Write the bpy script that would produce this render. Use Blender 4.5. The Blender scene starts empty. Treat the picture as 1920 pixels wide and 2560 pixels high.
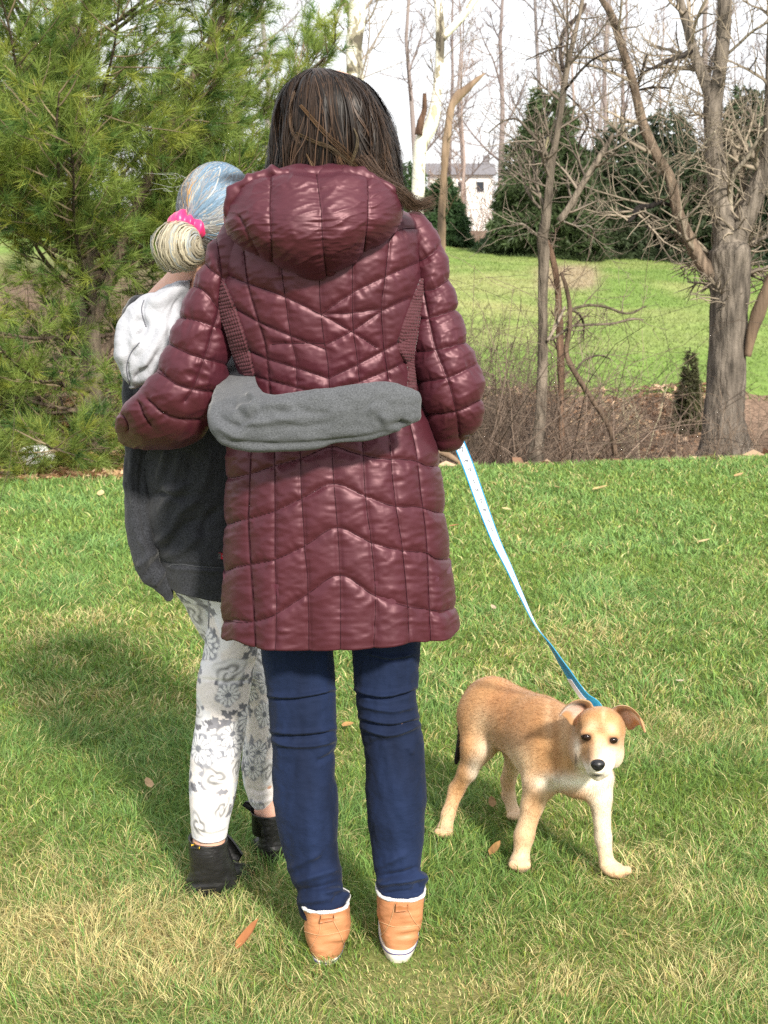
import bpy, math, random
import numpy as np
from mathutils import Vector
from mathutils.bvhtree import BVHTree

# ------------------------------------------------------------------ camera, world, sun, exposure
scene = bpy.context.scene
COL = scene.collection
F_PX, CAM_H = 3850.0, 1.4
PITCH = math.atan((1280 - 541) / F_PX)
CP, SP = math.cos(PITCH), math.sin(PITCH)
cam_data = bpy.data.cameras.new('camera')
cam = bpy.data.objects.new('camera', cam_data)
COL.objects.link(cam)
cam.location = (0, 0, CAM_H)
cam.rotation_euler = (math.pi / 2 - PITCH, 0, 0)
cam_data.sensor_fit = 'VERTICAL'
cam_data.sensor_height = 36
cam_data.lens = F_PX / 2560 * 36
cam_data.clip_start = 0.1
cam_data.clip_end = 3000
cam_data.dof.use_dof = True
cam_data.dof.focus_distance = 2.95
cam_data.dof.aperture_fstop = 16
scene.camera = cam

SUN_EL, SUN_AZ = math.radians(34), math.radians(157)
S_DIR = Vector((math.sin(SUN_AZ) * math.cos(SUN_EL), math.cos(SUN_AZ) * math.cos(SUN_EL), math.sin(SUN_EL)))
world = bpy.data.worlds.new('World')
scene.world = world
world.use_nodes = True
wn, wl = world.node_tree.nodes, world.node_tree.links
wn.clear()
w_out = wn.new('ShaderNodeOutputWorld')
w_bg = wn.new('ShaderNodeBackground')
w_sky = wn.new('ShaderNodeTexSky')
w_sky.sky_type = 'NISHITA'
w_sky.sun_disc = False
w_sky.sun_elevation = SUN_EL
w_sky.sun_rotation = SUN_AZ
w_mix = wn.new('ShaderNodeMixRGB')          # a thin even veil of high white cloud over the whole sky
w_mix.blend_type = 'MIX'
w_mix.inputs[0].default_value = 0.88
w_mix.inputs[2].default_value = (9.3, 9.35, 9.6, 1)
wl.new(w_sky.outputs[0], w_mix.inputs[1])
wl.new(w_mix.outputs[0], w_bg.inputs[0])
w_bg.inputs[1].default_value = 0.1
wl.new(w_bg.outputs[0], w_out.inputs[0])

sun_data = bpy.data.lights.new('sun', 'SUN')
sun_data.energy = 4.3
sun_data.angle = math.radians(5)
sun_data.color = (1.0, 0.93, 0.82)
sun = bpy.data.objects.new('sun', sun_data)
COL.objects.link(sun)
sun.rotation_euler = S_DIR.to_track_quat('Z', 'Y').to_euler()
sun.location = (20, -20, 20)

vs = scene.view_settings
vs.view_transform = 'Standard'
vs.look = 'None'
vs.exposure = 0.62
vs.gamma = 1.0
scene.cycles.max_bounces = 8
scene.cycles.transparent_max_bounces = 4
scene.cycles.use_denoising = False

# ------------------------------------------------------------------ numbers
def A(x):
    return np.asarray(x, dtype=np.float64)

def P(u, v, Y):
    """photo pixel + distance along the ground -> world point"""
    u, v, Y = np.broadcast_arrays(A(u), A(v), A(Y))
    a = (u - 960) / F_PX
    b = (1280 - v) / F_PX
    t = Y / (CP + b * SP)
    return np.stack([a * t, Y + 0 * t, CAM_H + t * (b * CP - SP)], -1)

def PROJ(V):
    V = A(V)
    d = V - A([0, 0, CAM_H])
    f = d[..., 1] * CP - d[..., 2] * SP
    up = d[..., 1] * SP + d[..., 2] * CP
    return np.stack([960 + F_PX * d[..., 0] / f, 1280 - F_PX * up / f], -1)

def GROUND(u, v, z=0.0):
    b = (1280 - A(v)) / F_PX
    t = (z - CAM_H) / (b * CP - SP)
    return P(u, v, t * (CP + b * SP))

def crop(x0, y0, s):
    return lambda pts: [(x0 + s * p[0], y0 + s * p[1]) + tuple(p[2:]) for p in pts]

c2 = crop(600, 0, .42194)
c3 = crop(1220, 0, .42194)
c4 = crop(1100, 550, .49427)
c5 = crop(270, 400, .30139)
c6 = crop(250, 800, .36166)
c7 = crop(520, 400, .42194)
c8 = crop(500, 1000, .42194)
cJ = crop(640, 1580, .39343)
cL = crop(400, 1450, .3842)
cD = crop(1040, 1650, .38577)
cZ = crop(1100, 1060, .33455)
cH = crop(640, 150, .26522)
disp = crop(0, 0, 1.15732)

def _h(ix, iy, iz, seed):
    n = (ix * 374761393 + iy * 668265263 + iz * 2147483647 * 3 + seed * 144665) & 0xFFFFFFFF
    n = ((n ^ (n >> 13)) * 1274126177) & 0xFFFFFFFF
    n = ((n ^ (n >> 16)) * 1103515245) & 0xFFFFFFFF
    n = n ^ (n >> 15)
    return (n & 0xFFFF) / 32767.5 - 1.0

def vn(p, seed=0):
    p = A(p)
    if p.shape[-1] == 2:
        p = np.concatenate([p, np.zeros(p.shape[:-1] + (1,))], -1)
    i = np.floor(p).astype(np.int64)
    f = p - i
    f = f * f * f * (f * (f * 6 - 15) + 10)
    out = 0
    for dx in (0, 1):
        wx = f[..., 0] if dx else 1 - f[..., 0]
        for dy in (0, 1):
            wy = f[..., 1] if dy else 1 - f[..., 1]
            for dz in (0, 1):
                wz = f[..., 2] if dz else 1 - f[..., 2]
                out = out + wx * wy * wz * _h(i[..., 0] + dx, i[..., 1] + dy, i[..., 2] + dz, seed)
    return out

def fbm(p, o=4, seed=0):
    p = A(p)
    s, a = 0, 1.0
    for k in range(o):
        s = s + a * vn(p * 2 ** k + 7.3 * k, seed + k)
        a *= .5
    return s

def resample(X, n):
    """smooth (Catmull-Rom) resampling of rows by the distance of their first three columns"""
    X = A(X)
    d = np.r_[0, np.cumsum(np.maximum(np.linalg.norm(np.diff(X[:, :3], axis=0), axis=1), 1e-5))]
    k = len(X)
    m = np.zeros_like(X)
    if k > 2:
        m[1:-1] = (X[2:] - X[:-2]) / (d[2:] - d[:-2])[:, None]
    m[0] = (X[1] - X[0]) / (d[1] - d[0])
    m[-1] = (X[-1] - X[-2]) / (d[-1] - d[-2])
    t = np.linspace(0, d[-1], n)
    i = np.clip(np.searchsorted(d, t, side='right') - 1, 0, k - 2)
    h = (d[i + 1] - d[i])
    s = ((t - d[i]) / h)[:, None]
    h = h[:, None]
    return ((2 * s**3 - 3 * s**2 + 1) * X[i] + (s**3 - 2 * s**2 + s) * h * m[i]
            + (-2 * s**3 + 3 * s**2) * X[i + 1] + (s**3 - s**2) * h * m[i + 1])

# ------------------------------------------------------------------ objects
ORG = {}

def tag(o, label=None, cat=None, group=None, kind=None):
    if label: o['label'] = label
    if cat: o['category'] = cat
    if group: o['group'] = group
    if kind: o['kind'] = kind
    return o

def empty(name, org, **kw):
    o = bpy.data.objects.new(name, None)
    COL.objects.link(o)
    o.empty_display_size = .1
    o.location = org
    ORG[o.name] = A(org)
    return tag(o, **kw)

def mk(name, V, Q=None, T=None, mat=None, parent=None, org=None, smooth=True, col=None, normals=None, **kw):
    V = A(V).reshape(-1, 3)
    if parent is not None:
        org = ORG[parent.name]
    elif org is None:
        org = A([0, 0, 0])
    me = bpy.data.meshes.new(name)
    me.vertices.add(len(V))
    me.vertices.foreach_set('co', (V - org).astype(np.float32).ravel())
    loops, sizes = [], []
    if Q is not None and len(Q):
        Q = np.asarray(Q, dtype=np.int32).reshape(-1, 4); loops.append(Q.ravel()); sizes.append(np.full(len(Q), 4))
    if T is not None and len(T):
        T = np.asarray(T, dtype=np.int32).reshape(-1, 3); loops.append(T.ravel()); sizes.append(np.full(len(T), 3))
    loops = np.concatenate(loops); sizes = np.concatenate(sizes)
    me.loops.add(len(loops))
    me.loops.foreach_set('vertex_index', loops)
    me.polygons.add(len(sizes))
    me.polygons.foreach_set('loop_start', np.r_[0, np.cumsum(sizes)[:-1]].astype(np.int32))
    me.polygons.foreach_set('use_smooth', np.full(len(sizes), bool(smooth)))
    me.update(calc_edges=True)
    if col is not None:
        c = np.ones((len(V), 4), dtype=np.float32)
        c[:, :3] = np.broadcast_to(A(col), (len(V), 3))
        at = me.color_attributes.new('Col', 'FLOAT_COLOR', 'POINT')
        at.data.foreach_set('color', c.ravel())
    if normals is not None:
        me.normals_split_custom_set_from_vertices(A(normals).tolist())
    if mat is not None:
        me.materials.append(mat)
    o = bpy.data.objects.new(name, me)
    COL.objects.link(o)
    if parent is not None:
        o.parent = parent
    else:
        o.location = org
    ORG[o.name] = A(org)
    return tag(o, **kw)

def gridfaces(n, m, close=True, base=0):
    i, j = np.meshgrid(np.arange(n - 1), np.arange(m if close else m - 1), indexing='ij')
    j2 = (j + 1) % m
    return (np.stack([i * m + j, i * m + j2, (i + 1) * m + j2, (i + 1) * m + j], -1).reshape(-1, 4) + base)

def fan(ring, c, flip=False):
    r2 = np.roll(ring, -1)
    return np.stack([r2, ring, np.full(len(ring), c)] if flip else [ring, r2, np.full(len(ring), c)], -1)

def joinparts(parts):
    Vs, Qs, Ts, b = [], [], [], 0
    for V, Q, T in parts:
        V = A(V).reshape(-1, 3)
        Vs.append(V)
        if Q is not None and len(Q): Qs.append(np.asarray(Q) + b)
        if T is not None and len(T): Ts.append(np.asarray(T) + b)
        b += len(V)
    return np.concatenate(Vs), (np.concatenate(Qs) if Qs else None), (np.concatenate(Ts) if Ts else None)

def loft_rows(st, ratio=1.0):
    """stations (Lu, Lv, Ru, Rv, Y, depth, shiftY): the outline's two sides in the photo, its distance, the half depth in metres
    (a negative depth is a multiple of the half width)"""
    R = []
    for s in st:
        s = tuple(s)
        dep = s[5] if len(s) > 5 else -ratio
        sh = s[6] if len(s) > 6 else 0
        L, Rr = P(s[0], s[1], s[4]), P(s[2], s[3], s[4])
        H = (Rr - L) / 2
        if dep < 0: dep = -dep * np.linalg.norm(H)
        C = (L + Rr) / 2 + A([0, sh, 0])
        R.append(np.r_[C, H, dep])
    return A(R)

def loft_grid(R, n, m, e=2.0, caps=(0, 0)):
    R = resample(R, n)
    T = np.gradient(R[:, :3], axis=0)
    T /= np.maximum(np.linalg.norm(T, axis=1), 1e-9)[:, None]
    for end in (0, 1):
        a = caps[end]
        if a:
            r0, t0 = (R[0], -T[0]) if end == 0 else (R[-1], T[-1])
            K = 7
            rows = []
            for k in range(1, K + 1):
                ph = k / K * math.pi / 2 * .985
                q = r0.copy()
                q[:3] = r0[:3] + t0 * a * math.sin(ph)
                q[3:] = r0[3:] * math.cos(ph)
                rows.append(q)
            rows = A(rows)
            if end == 0:
                R = np.concatenate([rows[::-1], R])
            else:
                R = np.concatenate([R, rows])
    th = np.linspace(0, 2 * math.pi, m, endpoint=False)
    c, s = np.cos(th), np.sin(th)
    c2_ = np.sign(c) * np.abs(c) ** (2 / e)
    s2_ = np.sign(s) * np.abs(s) ** (2 / e)
    G = R[:, None, :3] + R[:, None, 3:6] * c2_[None, :, None] + A([0, 1, 0])[None, None] * (R[:, 6:7] * s2_[None])[..., None]
    return G, R[:, :3]

def grid_normals(G, C):
    dth = np.roll(G, -1, 1) - np.roll(G, 1, 1)
    ds = np.gradient(G, axis=0)
    N = np.cross(dth, ds)
    N /= np.maximum(np.linalg.norm(N, axis=-1), 1e-12)[..., None]
    sg = np.sign(np.sum(N * (G - C[:, None]), -1).mean())
    return N * (sg if sg else 1)

def grid_mesh(G, lip=None):
    """closed tube grid -> V, Q, T (ends closed by fans; a lip tucks an open hem inwards)"""
    n, m = G.shape[:2]
    V = G.reshape(-1, 3)
    Q = gridfaces(n, m)
    T = np.concatenate([fan(np.arange(m), n * m, True), fan(np.arange(m) + (n - 1) * m, n * m + 1)])
    V = np.concatenate([V, G[0].mean(0)[None], G[-1].mean(0)[None]])
    return V, Q, T

def inner_lip(G, C, inset, back):
    """rows that fold the last ring inwards and back up, so a hem shows an edge and a dark inside"""
    r = G[-1]
    c = r.mean(0)
    d = r - c
    L = np.linalg.norm(d, axis=1)[:, None]
    r1 = c + d * (1 - inset / L)
    ax = C[-2] - C[-1]
    ax = ax / np.linalg.norm(ax)
    r2 = r1 + ax * back
    return np.concatenate([G, r1[None], r2[None]]), np.concatenate([C, c[None], (c + ax * back)[None]])

def tubes(PTS, RAD, sides=4, tip=True):
    """many polylines with the same number of points (N, n, 3), radii (N, n) -> V, Q"""
    PTS, RAD = A(PTS), A(RAD)
    N, n = PTS.shape[:2]
    T = np.gradient(PTS, axis=1)
    T /= np.maximum(np.linalg.norm(T, axis=-1), 1e-9)[..., None]
    ref = np.where(np.abs(T[:, :1, 2:3]) > .8, A([1, 0.2, 0]), A([0.1, 0.1, 1]))
    X = np.cross(T, np.broadcast_to(ref, T.shape))
    X /= np.maximum(np.linalg.norm(X, axis=-1), 1e-9)[..., None]
    Yv = np.cross(T, X)
    th = np.arange(sides) / sides * 2 * math.pi
    V = (PTS[:, :, None] + RAD[:, :, None, None] * (X[:, :, None] * np.cos(th)[None, None, :, None]
         + Yv[:, :, None] * np.sin(th)[None, None, :, None]))
    q = gridfaces(n, sides)
    Q = (q[None] + (np.arange(N) * n * sides)[:, None, None]).reshape(-1, 4)
    return V.reshape(-1, 3), Q

def polydist(uv, lines):
    """distance to the nearest polyline, position along it and its number, for photo-pixel points"""
    uv = A(uv)
    best = np.full(len(uv), 1e9)
    along = np.zeros(len(uv))
    num = np.zeros(len(uv))
    for li, L in enumerate(lines):
        L = A(L)[:, :2]
        acc = 0
        for a, b in zip(L[:-1], L[1:]):
            d = b - a
            ln = np.linalg.norm(d)
            t = np.clip(((uv - a) @ d) / (ln * ln), 0, 1)
            ds = np.linalg.norm(uv - a - t[:, None] * d, axis=1)
            k = ds < best
            best[k] = ds[k]
            along[k] = acc + t[k] * ln
            num[k] = li
            acc += ln
    return best, along, num

def smoothline(L, n=24):
    L = A(L)[:, :2]
    if len(L) < 3: return L
    return resample(np.c_[L, np.zeros(len(L))], n)[:, :2]

# ------------------------------------------------------------------ materials
def mat(name, color=(.5, .5, .5), rough=.6, spec=.4, attr=False, noise=None, bump=None, sheen=0, sheen_tint=None,
        transl=0, coat=0, ramp=None, voro=None, sss=0, metal=0):
    m = bpy.data.materials.new(name)
    m.use_nodes = True
    nt = m.node_tree
    N, L = nt.nodes, nt.links
    b = N['Principled BSDF']
    b.inputs['Base Color'].default_value = (*color, 1)
    b.inputs['Roughness'].default_value = rough
    b.inputs['Specular IOR Level'].default_value = spec
    b.inputs['Metallic'].default_value = metal
    if sheen:
        b.inputs['Sheen Weight'].default_value = sheen
        b.inputs['Sheen Roughness'].default_value = .4
        if sheen_tint: b.inputs['Sheen Tint'].default_value = (*sheen_tint, 1)
    if coat:
        b.inputs['Coat Weight'].default_value = coat
        b.inputs['Coat Roughness'].default_value = .3
    if sss:
        b.inputs['Subsurface Weight'].default_value = sss
        b.inputs['Subsurface Radius'].default_value = (.01, .004, .002)
    tc = N.new('ShaderNodeTexCoord')
    src = None
    if attr:
        at = N.new('ShaderNodeVertexColor'); at.layer_name = 'Col'; src = at.outputs[0]
    if ramp:   # (scale, [(pos, color)...], interpolation, stretch)
        mp = N.new('ShaderNodeMapping'); mp.inputs['Scale'].default_value = ramp[3]
        L.new(tc.outputs['Object'], mp.inputs[0])
        nz = N.new('ShaderNodeTexNoise'); nz.inputs['Scale'].default_value = ramp[0]; nz.inputs['Detail'].default_value = 6
        L.new(mp.outputs[0], nz.inputs['Vector'])
        cr = N.new('ShaderNodeValToRGB'); cr.color_ramp.interpolation = ramp[2]
        el = cr.color_ramp.elements
        while len(el) < len(ramp[1]): el.new(.5)
        for e, (p, c) in zip(el, ramp[1]): e.position = p; e.color = (*c, 1)
        L.new(nz.outputs['Fac'], cr.inputs[0]); src = cr.outputs[0]
    if noise:  # (scale, dark multiplier, bright multiplier, stretch)
        mp = N.new('ShaderNodeMapping'); mp.inputs['Scale'].default_value = noise[3] if len(noise) > 3 else (1, 1, 1)
        L.new(tc.outputs['Object'], mp.inputs[0])
        nz = N.new('ShaderNodeTexNoise'); nz.inputs['Scale'].default_value = noise[0]; nz.inputs['Detail'].default_value = 5
        L.new(mp.outputs[0], nz.inputs['Vector'])
        mr = N.new('ShaderNodeMapRange')
        mr.inputs['From Min'].default_value = .3; mr.inputs['From Max'].default_value = .7
        mr.inputs['To Min'].default_value = noise[1]; mr.inputs['To Max'].default_value = noise[2]
        L.new(nz.outputs['Fac'], mr.inputs['Value'])
        mx = N.new('ShaderNodeVectorMath'); mx.operation = 'SCALE'
        if src is None:
            mx.inputs[0].default_value = color
        else:
            L.new(src, mx.inputs[0])
        L.new(mr.outputs[0], mx.inputs['Scale'])
        src = mx.outputs[0]
    if src is not None:
        L.new(src, b.inputs['Base Color'])
    last = None
    for bp in ([bump] if bump and not isinstance(bump, list) else (bump or [])):   # (scale, strength, distance, stretch)
        mp = N.new('ShaderNodeMapping'); mp.inputs['Scale'].default_value = bp[3] if len(bp) > 3 else (1, 1, 1)
        L.new(tc.outputs['Object'], mp.inputs[0])
        nz = N.new('ShaderNodeTexNoise'); nz.inputs['Scale'].default_value = bp[0]; nz.inputs['Detail'].default_value = 4
        L.new(mp.outputs[0], nz.inputs['Vector'])
        bm = N.new('ShaderNodeBump'); bm.inputs['Strength'].default_value = bp[1]; bm.inputs['Distance'].default_value = bp[2]
        L.new(nz.outputs['Fac'], bm.inputs['Height'])
        if last: L.new(last, bm.inputs['Normal'])
        last = bm.outputs[0]
    if last: L.new(last, b.inputs['Normal'])
    if transl:
        tr = N.new('ShaderNodeBsdfTranslucent')
        ms = N.new('ShaderNodeMixShader'); ms.inputs[0].default_value = transl
        if src is not None: L.new(src, tr.inputs[0])
        else: tr.inputs[0].default_value = (*color, 1)
        L.new(b.outputs[0], ms.inputs[1]); L.new(tr.outputs[0], ms.inputs[2])
        L.new(ms.outputs[0], N['Material Output'].inputs[0])
    return m

# ------------------------------------------------------------------ smooth blended bodies
def rot_from(z, x=(1, 0, 0)):
    z = A(z) / np.linalg.norm(z)
    x = A(x) - z * np.dot(A(x), z)
    x /= np.linalg.norm(x)
    return np.stack([x, np.cross(z, x), z])

def sdf_body(prims, h, smooth=2):
    """blend capsules ('c', a, b, ra, rb, k) and ellipsoids ('e', centre, radii, k[, rotation]) into ONE closed surface"""
    lo = A([1e9] * 3); hi = -lo
    for p in prims:
        if p[0] == 'c':
            for q, r in ((p[1], p[3]), (p[2], p[4])):
                lo = np.minimum(lo, A(q) - r); hi = np.maximum(hi, A(q) + r)
        else:
            r = max(p[2]); lo = np.minimum(lo, A(p[1]) - r); hi = np.maximum(hi, A(p[1]) + r)
    lo -= 4 * h; hi += 4 * h
    n = np.ceil((hi - lo) / h).astype(int) + 1
    Fd = np.full(n, .2, dtype=np.float32)
    ax = [lo[i] + h * np.arange(n[i]) for i in range(3)]
    for p in prims:
        k = p[5] if p[0] == 'c' else p[3]
        if p[0] == 'c':
            a, b, ra, rb = A(p[1]), A(p[2]), p[3], p[4]
            bl = np.minimum(a - ra, b - rb); bh = np.maximum(a + ra, b + rb)
        else:
            c = A(p[1]); r = A(p[2]); bl = c - max(r); bh = c + max(r)
        mg = k * 1.2 + 3 * h
        i0 = np.maximum(((bl - mg - lo) / h).astype(int), 0)
        i1 = np.minimum(np.ceil((bh + mg - lo) / h).astype(int) + 1, n)
        sl = tuple(slice(i0[i], i1[i]) for i in range(3))
        X = np.stack(np.meshgrid(*[ax[i][i0[i]:i1[i]] for i in range(3)], indexing='ij'), -1)
        if p[0] == 'c':
            ba = b - a
            t = np.clip(((X - a) @ ba) / max(ba @ ba, 1e-12), 0, 1)
            d = np.linalg.norm(X - a - t[..., None] * ba, axis=-1) - (ra + (rb - ra) * t)
        else:
            q = X - c
            if len(p) > 4: q = q @ A(p[4]).T
            k0 = np.linalg.norm(q / r, axis=-1)
            k1 = np.maximum(np.linalg.norm(q / (r * r), axis=-1), 1e-9)
            d = k0 * (k0 - 1) / k1
        f = Fd[sl]
        hh = np.clip(.5 + .5 * (f - d) / k, 0, 1)
        Fd[sl] = f + (d - f) * hh - k * hh * (1 - hh)
    # surface nets
    s = Fd < 0
    cn = [Fd[dx:n[0] - 1 + dx, dy:n[1] - 1 + dy, dz:n[2] - 1 + dz] for dx in (0, 1) for dy in (0, 1) for dz in (0, 1)]
    cnt = sum((c < 0).astype(np.int8) for c in cn)
    act = np.argwhere((cnt > 0) & (cnt < 8))
    ids = np.full(n - 1, -1, dtype=np.int64)
    ids[tuple(act.T)] = np.arange(len(act))
    vals = np.stack([c[tuple(act.T)] for c in cn], -1).astype(np.float64)
    offs = A([(dx, dy, dz) for dx in (0, 1) for dy in (0, 1) for dz in (0, 1)])
    acc = np.zeros((len(act), 3)); num = np.zeros(len(act))
    for i in range(8):
        for j in range(i + 1, 8):
            if np.abs(offs[i] - offs[j]).sum() != 1: continue
            a, b = vals[:, i], vals[:, j]
            m = (a < 0) != (b < 0)
            t = np.where(m, a / np.where(m, a - b, 1), 0)
            acc += np.where(m[:, None], offs[i] + t[:, None] * (offs[j] - offs[i]), 0); num += m
    V = lo + h * (act + acc / num[:, None])
    Q = []
    for axn in range(3):
        o1, o2 = (axn + 1) % 3, (axn + 2) % 3
        sA = np.take(s, range(n[axn] - 1), axn); sB = np.take(s, range(1, n[axn]), axn)
        e = np.argwhere(sA != sB)
        e = e[(e[:, o1] > 0) & (e[:, o2] > 0) & (e[:, o1] < n[o1] - 1) & (e[:, o2] < n[o2] - 1)]
        def cell(d1, d2):
            q = e.copy(); q[:, o1] -= d1; q[:, o2] -= d2
            return ids[tuple(q.T)]
        q = np.stack([cell(1, 1), cell(0, 1), cell(0, 0), cell(1, 0)], -1)
        fl = ~s[tuple(e.T)]
        q[fl] = q[fl][:, ::-1]
        Q.append(q)
    Q = np.concatenate(Q)
    Q = Q[(Q >= 0).all(1)]
    for _ in range(smooth):
        sm = np.zeros_like(V); c = np.zeros(len(V))
        for i in range(4):
            np.add.at(sm, Q[:, i], V[Q[:, (i + 1) % 4]] + V[Q[:, (i + 3) % 4]]); np.add.at(c, Q[:, i], 2)
        V = V * .4 + .6 * sm / np.maximum(c, 1)[:, None]
    return V, Q

def vert_normals(V, Q):
    fn = np.cross(V[Q[:, 2]] - V[Q[:, 0]], V[Q[:, 3]] - V[Q[:, 1]])
    N = np.zeros_like(V)
    for i in range(4): np.add.at(N, Q[:, i], fn)
    return N / np.maximum(np.linalg.norm(N, axis=1), 1e-12)[:, None]

def bvh_of(V, Q):
    return BVHTree.FromPolygons([tuple(v) for v in V], [tuple(int(i) for i in q) for q in Q])

def hit(bvh, u, v):
    o = Vector((0, 0, CAM_H)); q = P(u, v, 3.0)
    d = (Vector(q) - o).normalized()
    loc, nrm, _, _ = bvh.ray_cast(o, d)
    if loc is None: return None, None
    if nrm.dot(d) > 0: nrm = -nrm
    return A(loc), A(nrm)

# ================================================================== ground
rng = np.random.default_rng(7)

def sstep(a, b, x):
    t = np.clip((A(x) - a) / (b - a), 0, 1)
    return t * t * (3 - 2 * t)

def edge_Y(x):
    return 8.53 + .2 * np.clip(x, -6, 6)

def terrain(x, Y):
    x, Y = A(x), A(Y)
    d = Y - edge_Y(x)
    right = sstep(-1.6, .5, x)
    crest = .60 - .052 * np.clip(x - 1.75, -6, 14)
    ditch = np.interp(d, [0, .15, 1.1, 2.2, 4.6, 7.4], [0, -.05, -.62, -.92, -.95, -.44])
    flat = np.interp(d, [0, .2, 3, 7.4], [0, -.05, -.12, -.2])
    near = flat + (ditch - flat) * right
    hill0 = np.where(d > 7.4, near, near)
    t = np.clip((d - 7.4) / 29, 0, 1)
    hill = hill0 + (crest - hill0) * (1 - (1 - t) ** 1.7)
    z = np.where(d <= 0, 0, np.where(d < 7.4, near, hill))
    b = np.where(d > 0, np.minimum(d, 1) * .05, .004)
    return z + b * fbm(np.stack([x * .8, Y * .8], -1), 3, 5) * np.where(d > 7.4, .7, 1.4)

xs = np.concatenate([-np.geomspace(140, 4.2, 30), np.linspace(-4, 6, 150), np.geomspace(6.3, 140, 50)])

def sheet(name, dl, material, colf, **kw):
    X, D = np.meshgrid(xs, A(dl))
    Yy = edge_Y(X) + D
    Z = terrain(X, Yy)
    V = np.stack([X, Yy, Z], -1)
    return mk(name, V, gridfaces(len(dl), len(xs), False), mat=material, col=colf(V.reshape(-1, 3)), kind='structure', **kw)

m_soil = mat('thatch', attr=True, rough=.95, spec=.1, noise=(60, .6, 1.3), bump=(140, .5, .01))
m_bank = mat('leafy_soil', attr=True, rough=.95, spec=.1, noise=(22, .55, 1.4), bump=(40, .7, .03))
m_far = mat('far_turf', attr=True, rough=.95, spec=.1, noise=[(9), .75, 1.25, (1, .5, 1)], bump=(30, .5, .04))

def dryness(x, Y):
    p = np.stack([A(x), A(Y)], -1)
    n = fbm(p * 1.7, 4, 31) * .2 + fbm(p * 7, 2, 77) * .16
    d = .2 + n
    for (u, v, rx, ry, s) in [(250, 2350, .34, .26, .62), (60, 2100, .22, .14, .35), (620, 2280, .2, .12, .3), (700, 2480, .25, .1, .25),
                              (1500, 1590, .22, .12, .45), (1400, 2480, .3, .08, .3), (1680, 2480, .2, .06, .4), (1740, 2150, .2, .1, .3),
                              (1150, 1560, .22, .1, .25), (200, 1760, .4, .14, .25), (820, 1760, .1, .2, .25), (1100, 2330, .1, .05, .2)]:
        g = GROUND(u, v)
        d = d + .62 * s * np.exp(-((x - g[0]) / rx) ** 2 - ((Y - g[1]) / ry) ** 2)
    return d - .2 * sstep(4.2, 7, Y)

def lawn_col(V):
    d = np.clip(dryness(V[:, 0], V[:, 1]), 0, 1)[:, None]
    return A([.105, .15, .038]) * (1 - d) + A([.3, .24, .11]) * d
sheet('lawn', np.r_[np.linspace(-16, -8, 10), np.linspace(-7.6, 0, 70)], m_soil, lawn_col)

def bank_col(V):
    n = fbm(V[:, :2] * 1.3, 3, 9)[:, None]
    return A([.20, .135, .095]) * (1 + .35 * n) + A([.05, .02, .005]) * sstep(-1, -2, V[:, 0])[:, None]
sheet('creek_bank', np.linspace(0, 7.4, 60), m_bank, bank_col)

def far_col(V):
    uv = PROJ(V)
    n = fbm(V[:, :2] * .5, 3, 4)
    dry = np.clip(.06 + .28 * n + .5 * np.exp(-((uv[:, 0] - 1240) / 260) ** 2 - ((uv[:, 1] - 715) / 75) ** 2), 0, 1)[:, None]
    dirt = np.clip(1.5 * np.exp(-((uv[:, 0] - 1420) / 75) ** 4 - ((uv[:, 1] - 693) / 30) ** 4), 0, 1)[:, None]
    c = A([.17, .255, .06]) * (1 - dry) + A([.42, .38, .18]) * dry
    c = c * (1 - dirt * .8) + A([.36, .27, .19]) * dirt * .8
    woods = sstep(46, 49, V[:, 1])[:, None]
    left = (sstep(-1.2, -3, V[:, 0]) * sstep(34, 24, V[:, 1]))[:, None]
    w = np.maximum(woods, left)
    return c * (1 - w) + A([.16, .11, .075]) * w
sheet('far_lawn', np.r_[np.linspace(7.4, 40, 110), np.geomspace(41, 1200, 40)], m_far, far_col)

# ------------------------------------------------------------------ grass
def blades(x, Y, z, h, w, lean, azim, bend, c0, c1, segs=2):
    n = len(x)
    dx, dy = np.cos(azim), np.sin(azim)
    side = np.stack([-dy, dx, 0 * x], -1)
    tw = rng.uniform(0, math.pi, n)
    side = np.stack([np.cos(tw), np.sin(tw), 0 * x], -1)
    d = np.stack([dx, dy, 0 * x], -1)
    base = np.stack([x, Y, z], -1)
    up = A([0, 0, 1])
    p1 = base + up * (h * .55)[:, None] + d * (h * lean * .45)[:, None]
    p2 = base + up * (h * (1 - .35 * bend))[:, None] + d * (h * (lean + bend))[:, None]
    w = w[:, None]
    if segs == 2:
        V = np.stack([base - side * w, base + side * w, p1 + side * w * .8, p1 - side * w * .8, p2], 1)
        b = np.arange(n)[:, None] * 5
        Q = b + A([0, 1, 2, 3]).astype(int); T = b + A([3, 2, 4]).astype(int)
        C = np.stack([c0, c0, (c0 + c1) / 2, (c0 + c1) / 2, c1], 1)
    else:
        V = np.stack([base - side * w, base + side * w, p2], 1)
        b = np.arange(n)[:, None] * 3
        Q = None; T = b + A([0, 1, 2]).astype(int)
        C = np.stack([c0, c0, c1], 1)
    return V.reshape(-1, 3), Q, T, C.reshape(-1, 3)

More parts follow.
